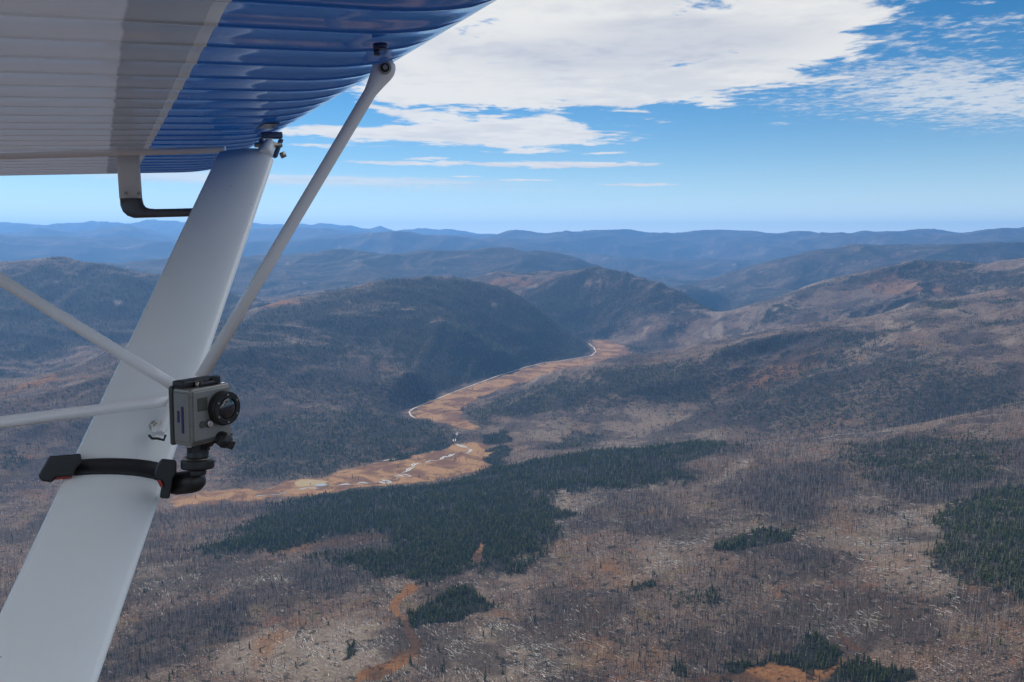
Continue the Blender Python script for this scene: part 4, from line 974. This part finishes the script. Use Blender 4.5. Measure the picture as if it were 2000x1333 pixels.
m_shell = mat('silver_camera_body', (.25, .25, .235), .35, metal=.3, var=.12, scale=80)
m_edge = mat('case_lip', (.06, .06, .055), .3, coat=.5, var=.3, scale=70)
q = MB(); q.box(mm(0, (D_ - 8) / 2 + 2.6, H_ / 2), tuple(mm(W_ + 3, 7, H_ + 3))); q.build('back_door', m_edge, case, bevel=.004)
q = MB(); q.box(mm(0, -(D_ - 8) / 2 - .8, H_ / 2), tuple(mm(W_ - 6, 3, H_ - 8))); q.build('front_plate', m_shell, case, bevel=.002)
q = MB(); q.box(mm(-sgn * (W_ / 2 + .3), 0, H_ / 2), tuple(mm(2, D_ - 16, H_ - 14))); q.build('side_plate', m_shell, case, bevel=.001)
m_ink = mat('dark_blue_print', (.02, .02, .09), .5)
q = MB(); q.box(mm(-sgn * (W_ / 2 + 1.5), -3, H_ / 2 - 3), tuple(mm(1, 3.6, 34))); q.box(mm(-sgn * (W_ / 2 + 1.5), 4.5, H_ / 2 + .5), tuple(mm(1, 3.2, 15))); q.build('side_mark', m_ink, case)
yf = -(D_ - 8) / 2 - 2.5
m_lcd = mat('grey_display', (.07, .075, .06), .15, coat=.5)
q = MB(); q.box(mm(-sgn * 17, yf, 53), tuple(mm(15, 1.4, 17))); q.build('display', m_lcd, case)
q = MB(); q.ring(mm(-sgn * 17, yf - .3, 53), (0, 1, 0), .1 * Ux, .05 * Ux, Ux, 4); 
q = MB(); q.disc(mm(-sgn * 8, yf - 1, 27), (0, 1, 0), 5.4 * Ux, 3 * Ux, 24); q.build('shutter_ring', m_edge, case, bevel=.001)
m_chrome = mat('chrome_button', (.75, .75, .76), .12, metal=1.0)
q = MB(); q.disc(mm(-sgn * 8, yf - 3, 27), (0, 1, 0), 4.6 * Ux, 2.4 * Ux, 24, 3.6 * Ux); q.build('button', m_chrome, case, bevel=.0008)
q = MB(); q.disc(mm(-sgn * 18, yf - .4, 27), (0, 1, 0), 4.6 * Ux, 1.6 * Ux, 20); q.build('speaker_grille', m_edge, case)
lc = mm(sgn * 14, 0, 44); y0 = -(D_ - 8) / 2
q = MB(); q.tube([lc + mm(0, y0, 0), lc + mm(0, y0 - 9, 0), lc + mm(0, y0 - 12, 0)], [22 * Ux, 23 * Ux, 22 * Ux], 44); lh = q.build('lens_housing', m_black, case, bevel=.001)
q = MB(); q.ring(lc + mm(0, y0 - 13, 0), (0, 1, 0), 21.5 * Ux, 14 * Ux, 3 * Ux, 44); q.build('lens_ring', m_rubber, lh, bevel=.0008)
m_glass = mat('dark_lens_glass', (.008, .009, .014), .04, coat=1.0)
q = MB(); rr_ = 14 * Ux; prof = [(rr_ * math.sin(t), -rr_ * .42 * math.cos(t)) for t in np.linspace(0.02, math.pi / 2, 10)]
secs = [[lc + mm(0, y0 - 11.5, 0) + Vector((r_ * math.cos(a), yy, r_ * math.sin(a))) for a in np.linspace(0, 2 * math.pi, 33)[:-1]] for r_, yy in prof]
q.loftsec(secs); q.build('lens_glass', m_glass, lh)
for k in range(6):
    a = R(30 + 60 * k); q = MB(); q.disc(lc + mm(0, y0 - 14.6, 0) + Vector((math.cos(a), 0, math.sin(a))) * 17.8 * Ux, (0, 1, 0), 1.35 * Ux, 1.2 * Ux, 12); q.build('screw', m_steel, lh)
# latch, top button, mounting fingers
q = MB(); q.box(mm(-sgn * 4, 6, H_ + 4), tuple(mm(W_ - 8, 22, 9))); q.box(mm(-sgn * 2, -8, H_ + 3), tuple(mm(26, 12, 6))); q.build('latch', m_black, case, bevel=.003)
q = MB(); q.disc(mm(sgn * 18, -4, H_ + 5), (0, 0, 1), 7.5 * Ux, 9 * Ux, 22); q.build('shutter_button', m_black, case, bevel=.001)
q = MB(); q.disc(mm(-sgn * 15, -9, H_ + 3), (0, 0, 1), 2.6 * Ux, 7 * Ux, 14); q.box(mm(-sgn * 9, -9, H_ + 3), tuple(mm(1.6, 6, 7))); q.build('latch_pin', m_steel, case)
q = MB()
for dx in (-6, 0, 6): q.box(mm(dx - sgn * 4, 2, -5.0), tuple(mm(3, 14, 12)))
q.build('mounting_finger', m_black, case, bevel=.001)
q = MB(); q.box(mm(0, y0 - 1.6, 5.5), tuple(mm(W_ - 2, 2.5, 5))); q.build('case_rim', m_edge, case, bevel=.001)
q = MB(); q.tube([mm(sgn * 22, -8, H_ + 1), mm(sgn * 30, -9, H_ - 1), mm(sgn * 33.5, -9, H_ - 8)], 1.3 * Ux, 10); q.build('rim_wire', m_chrome, case)
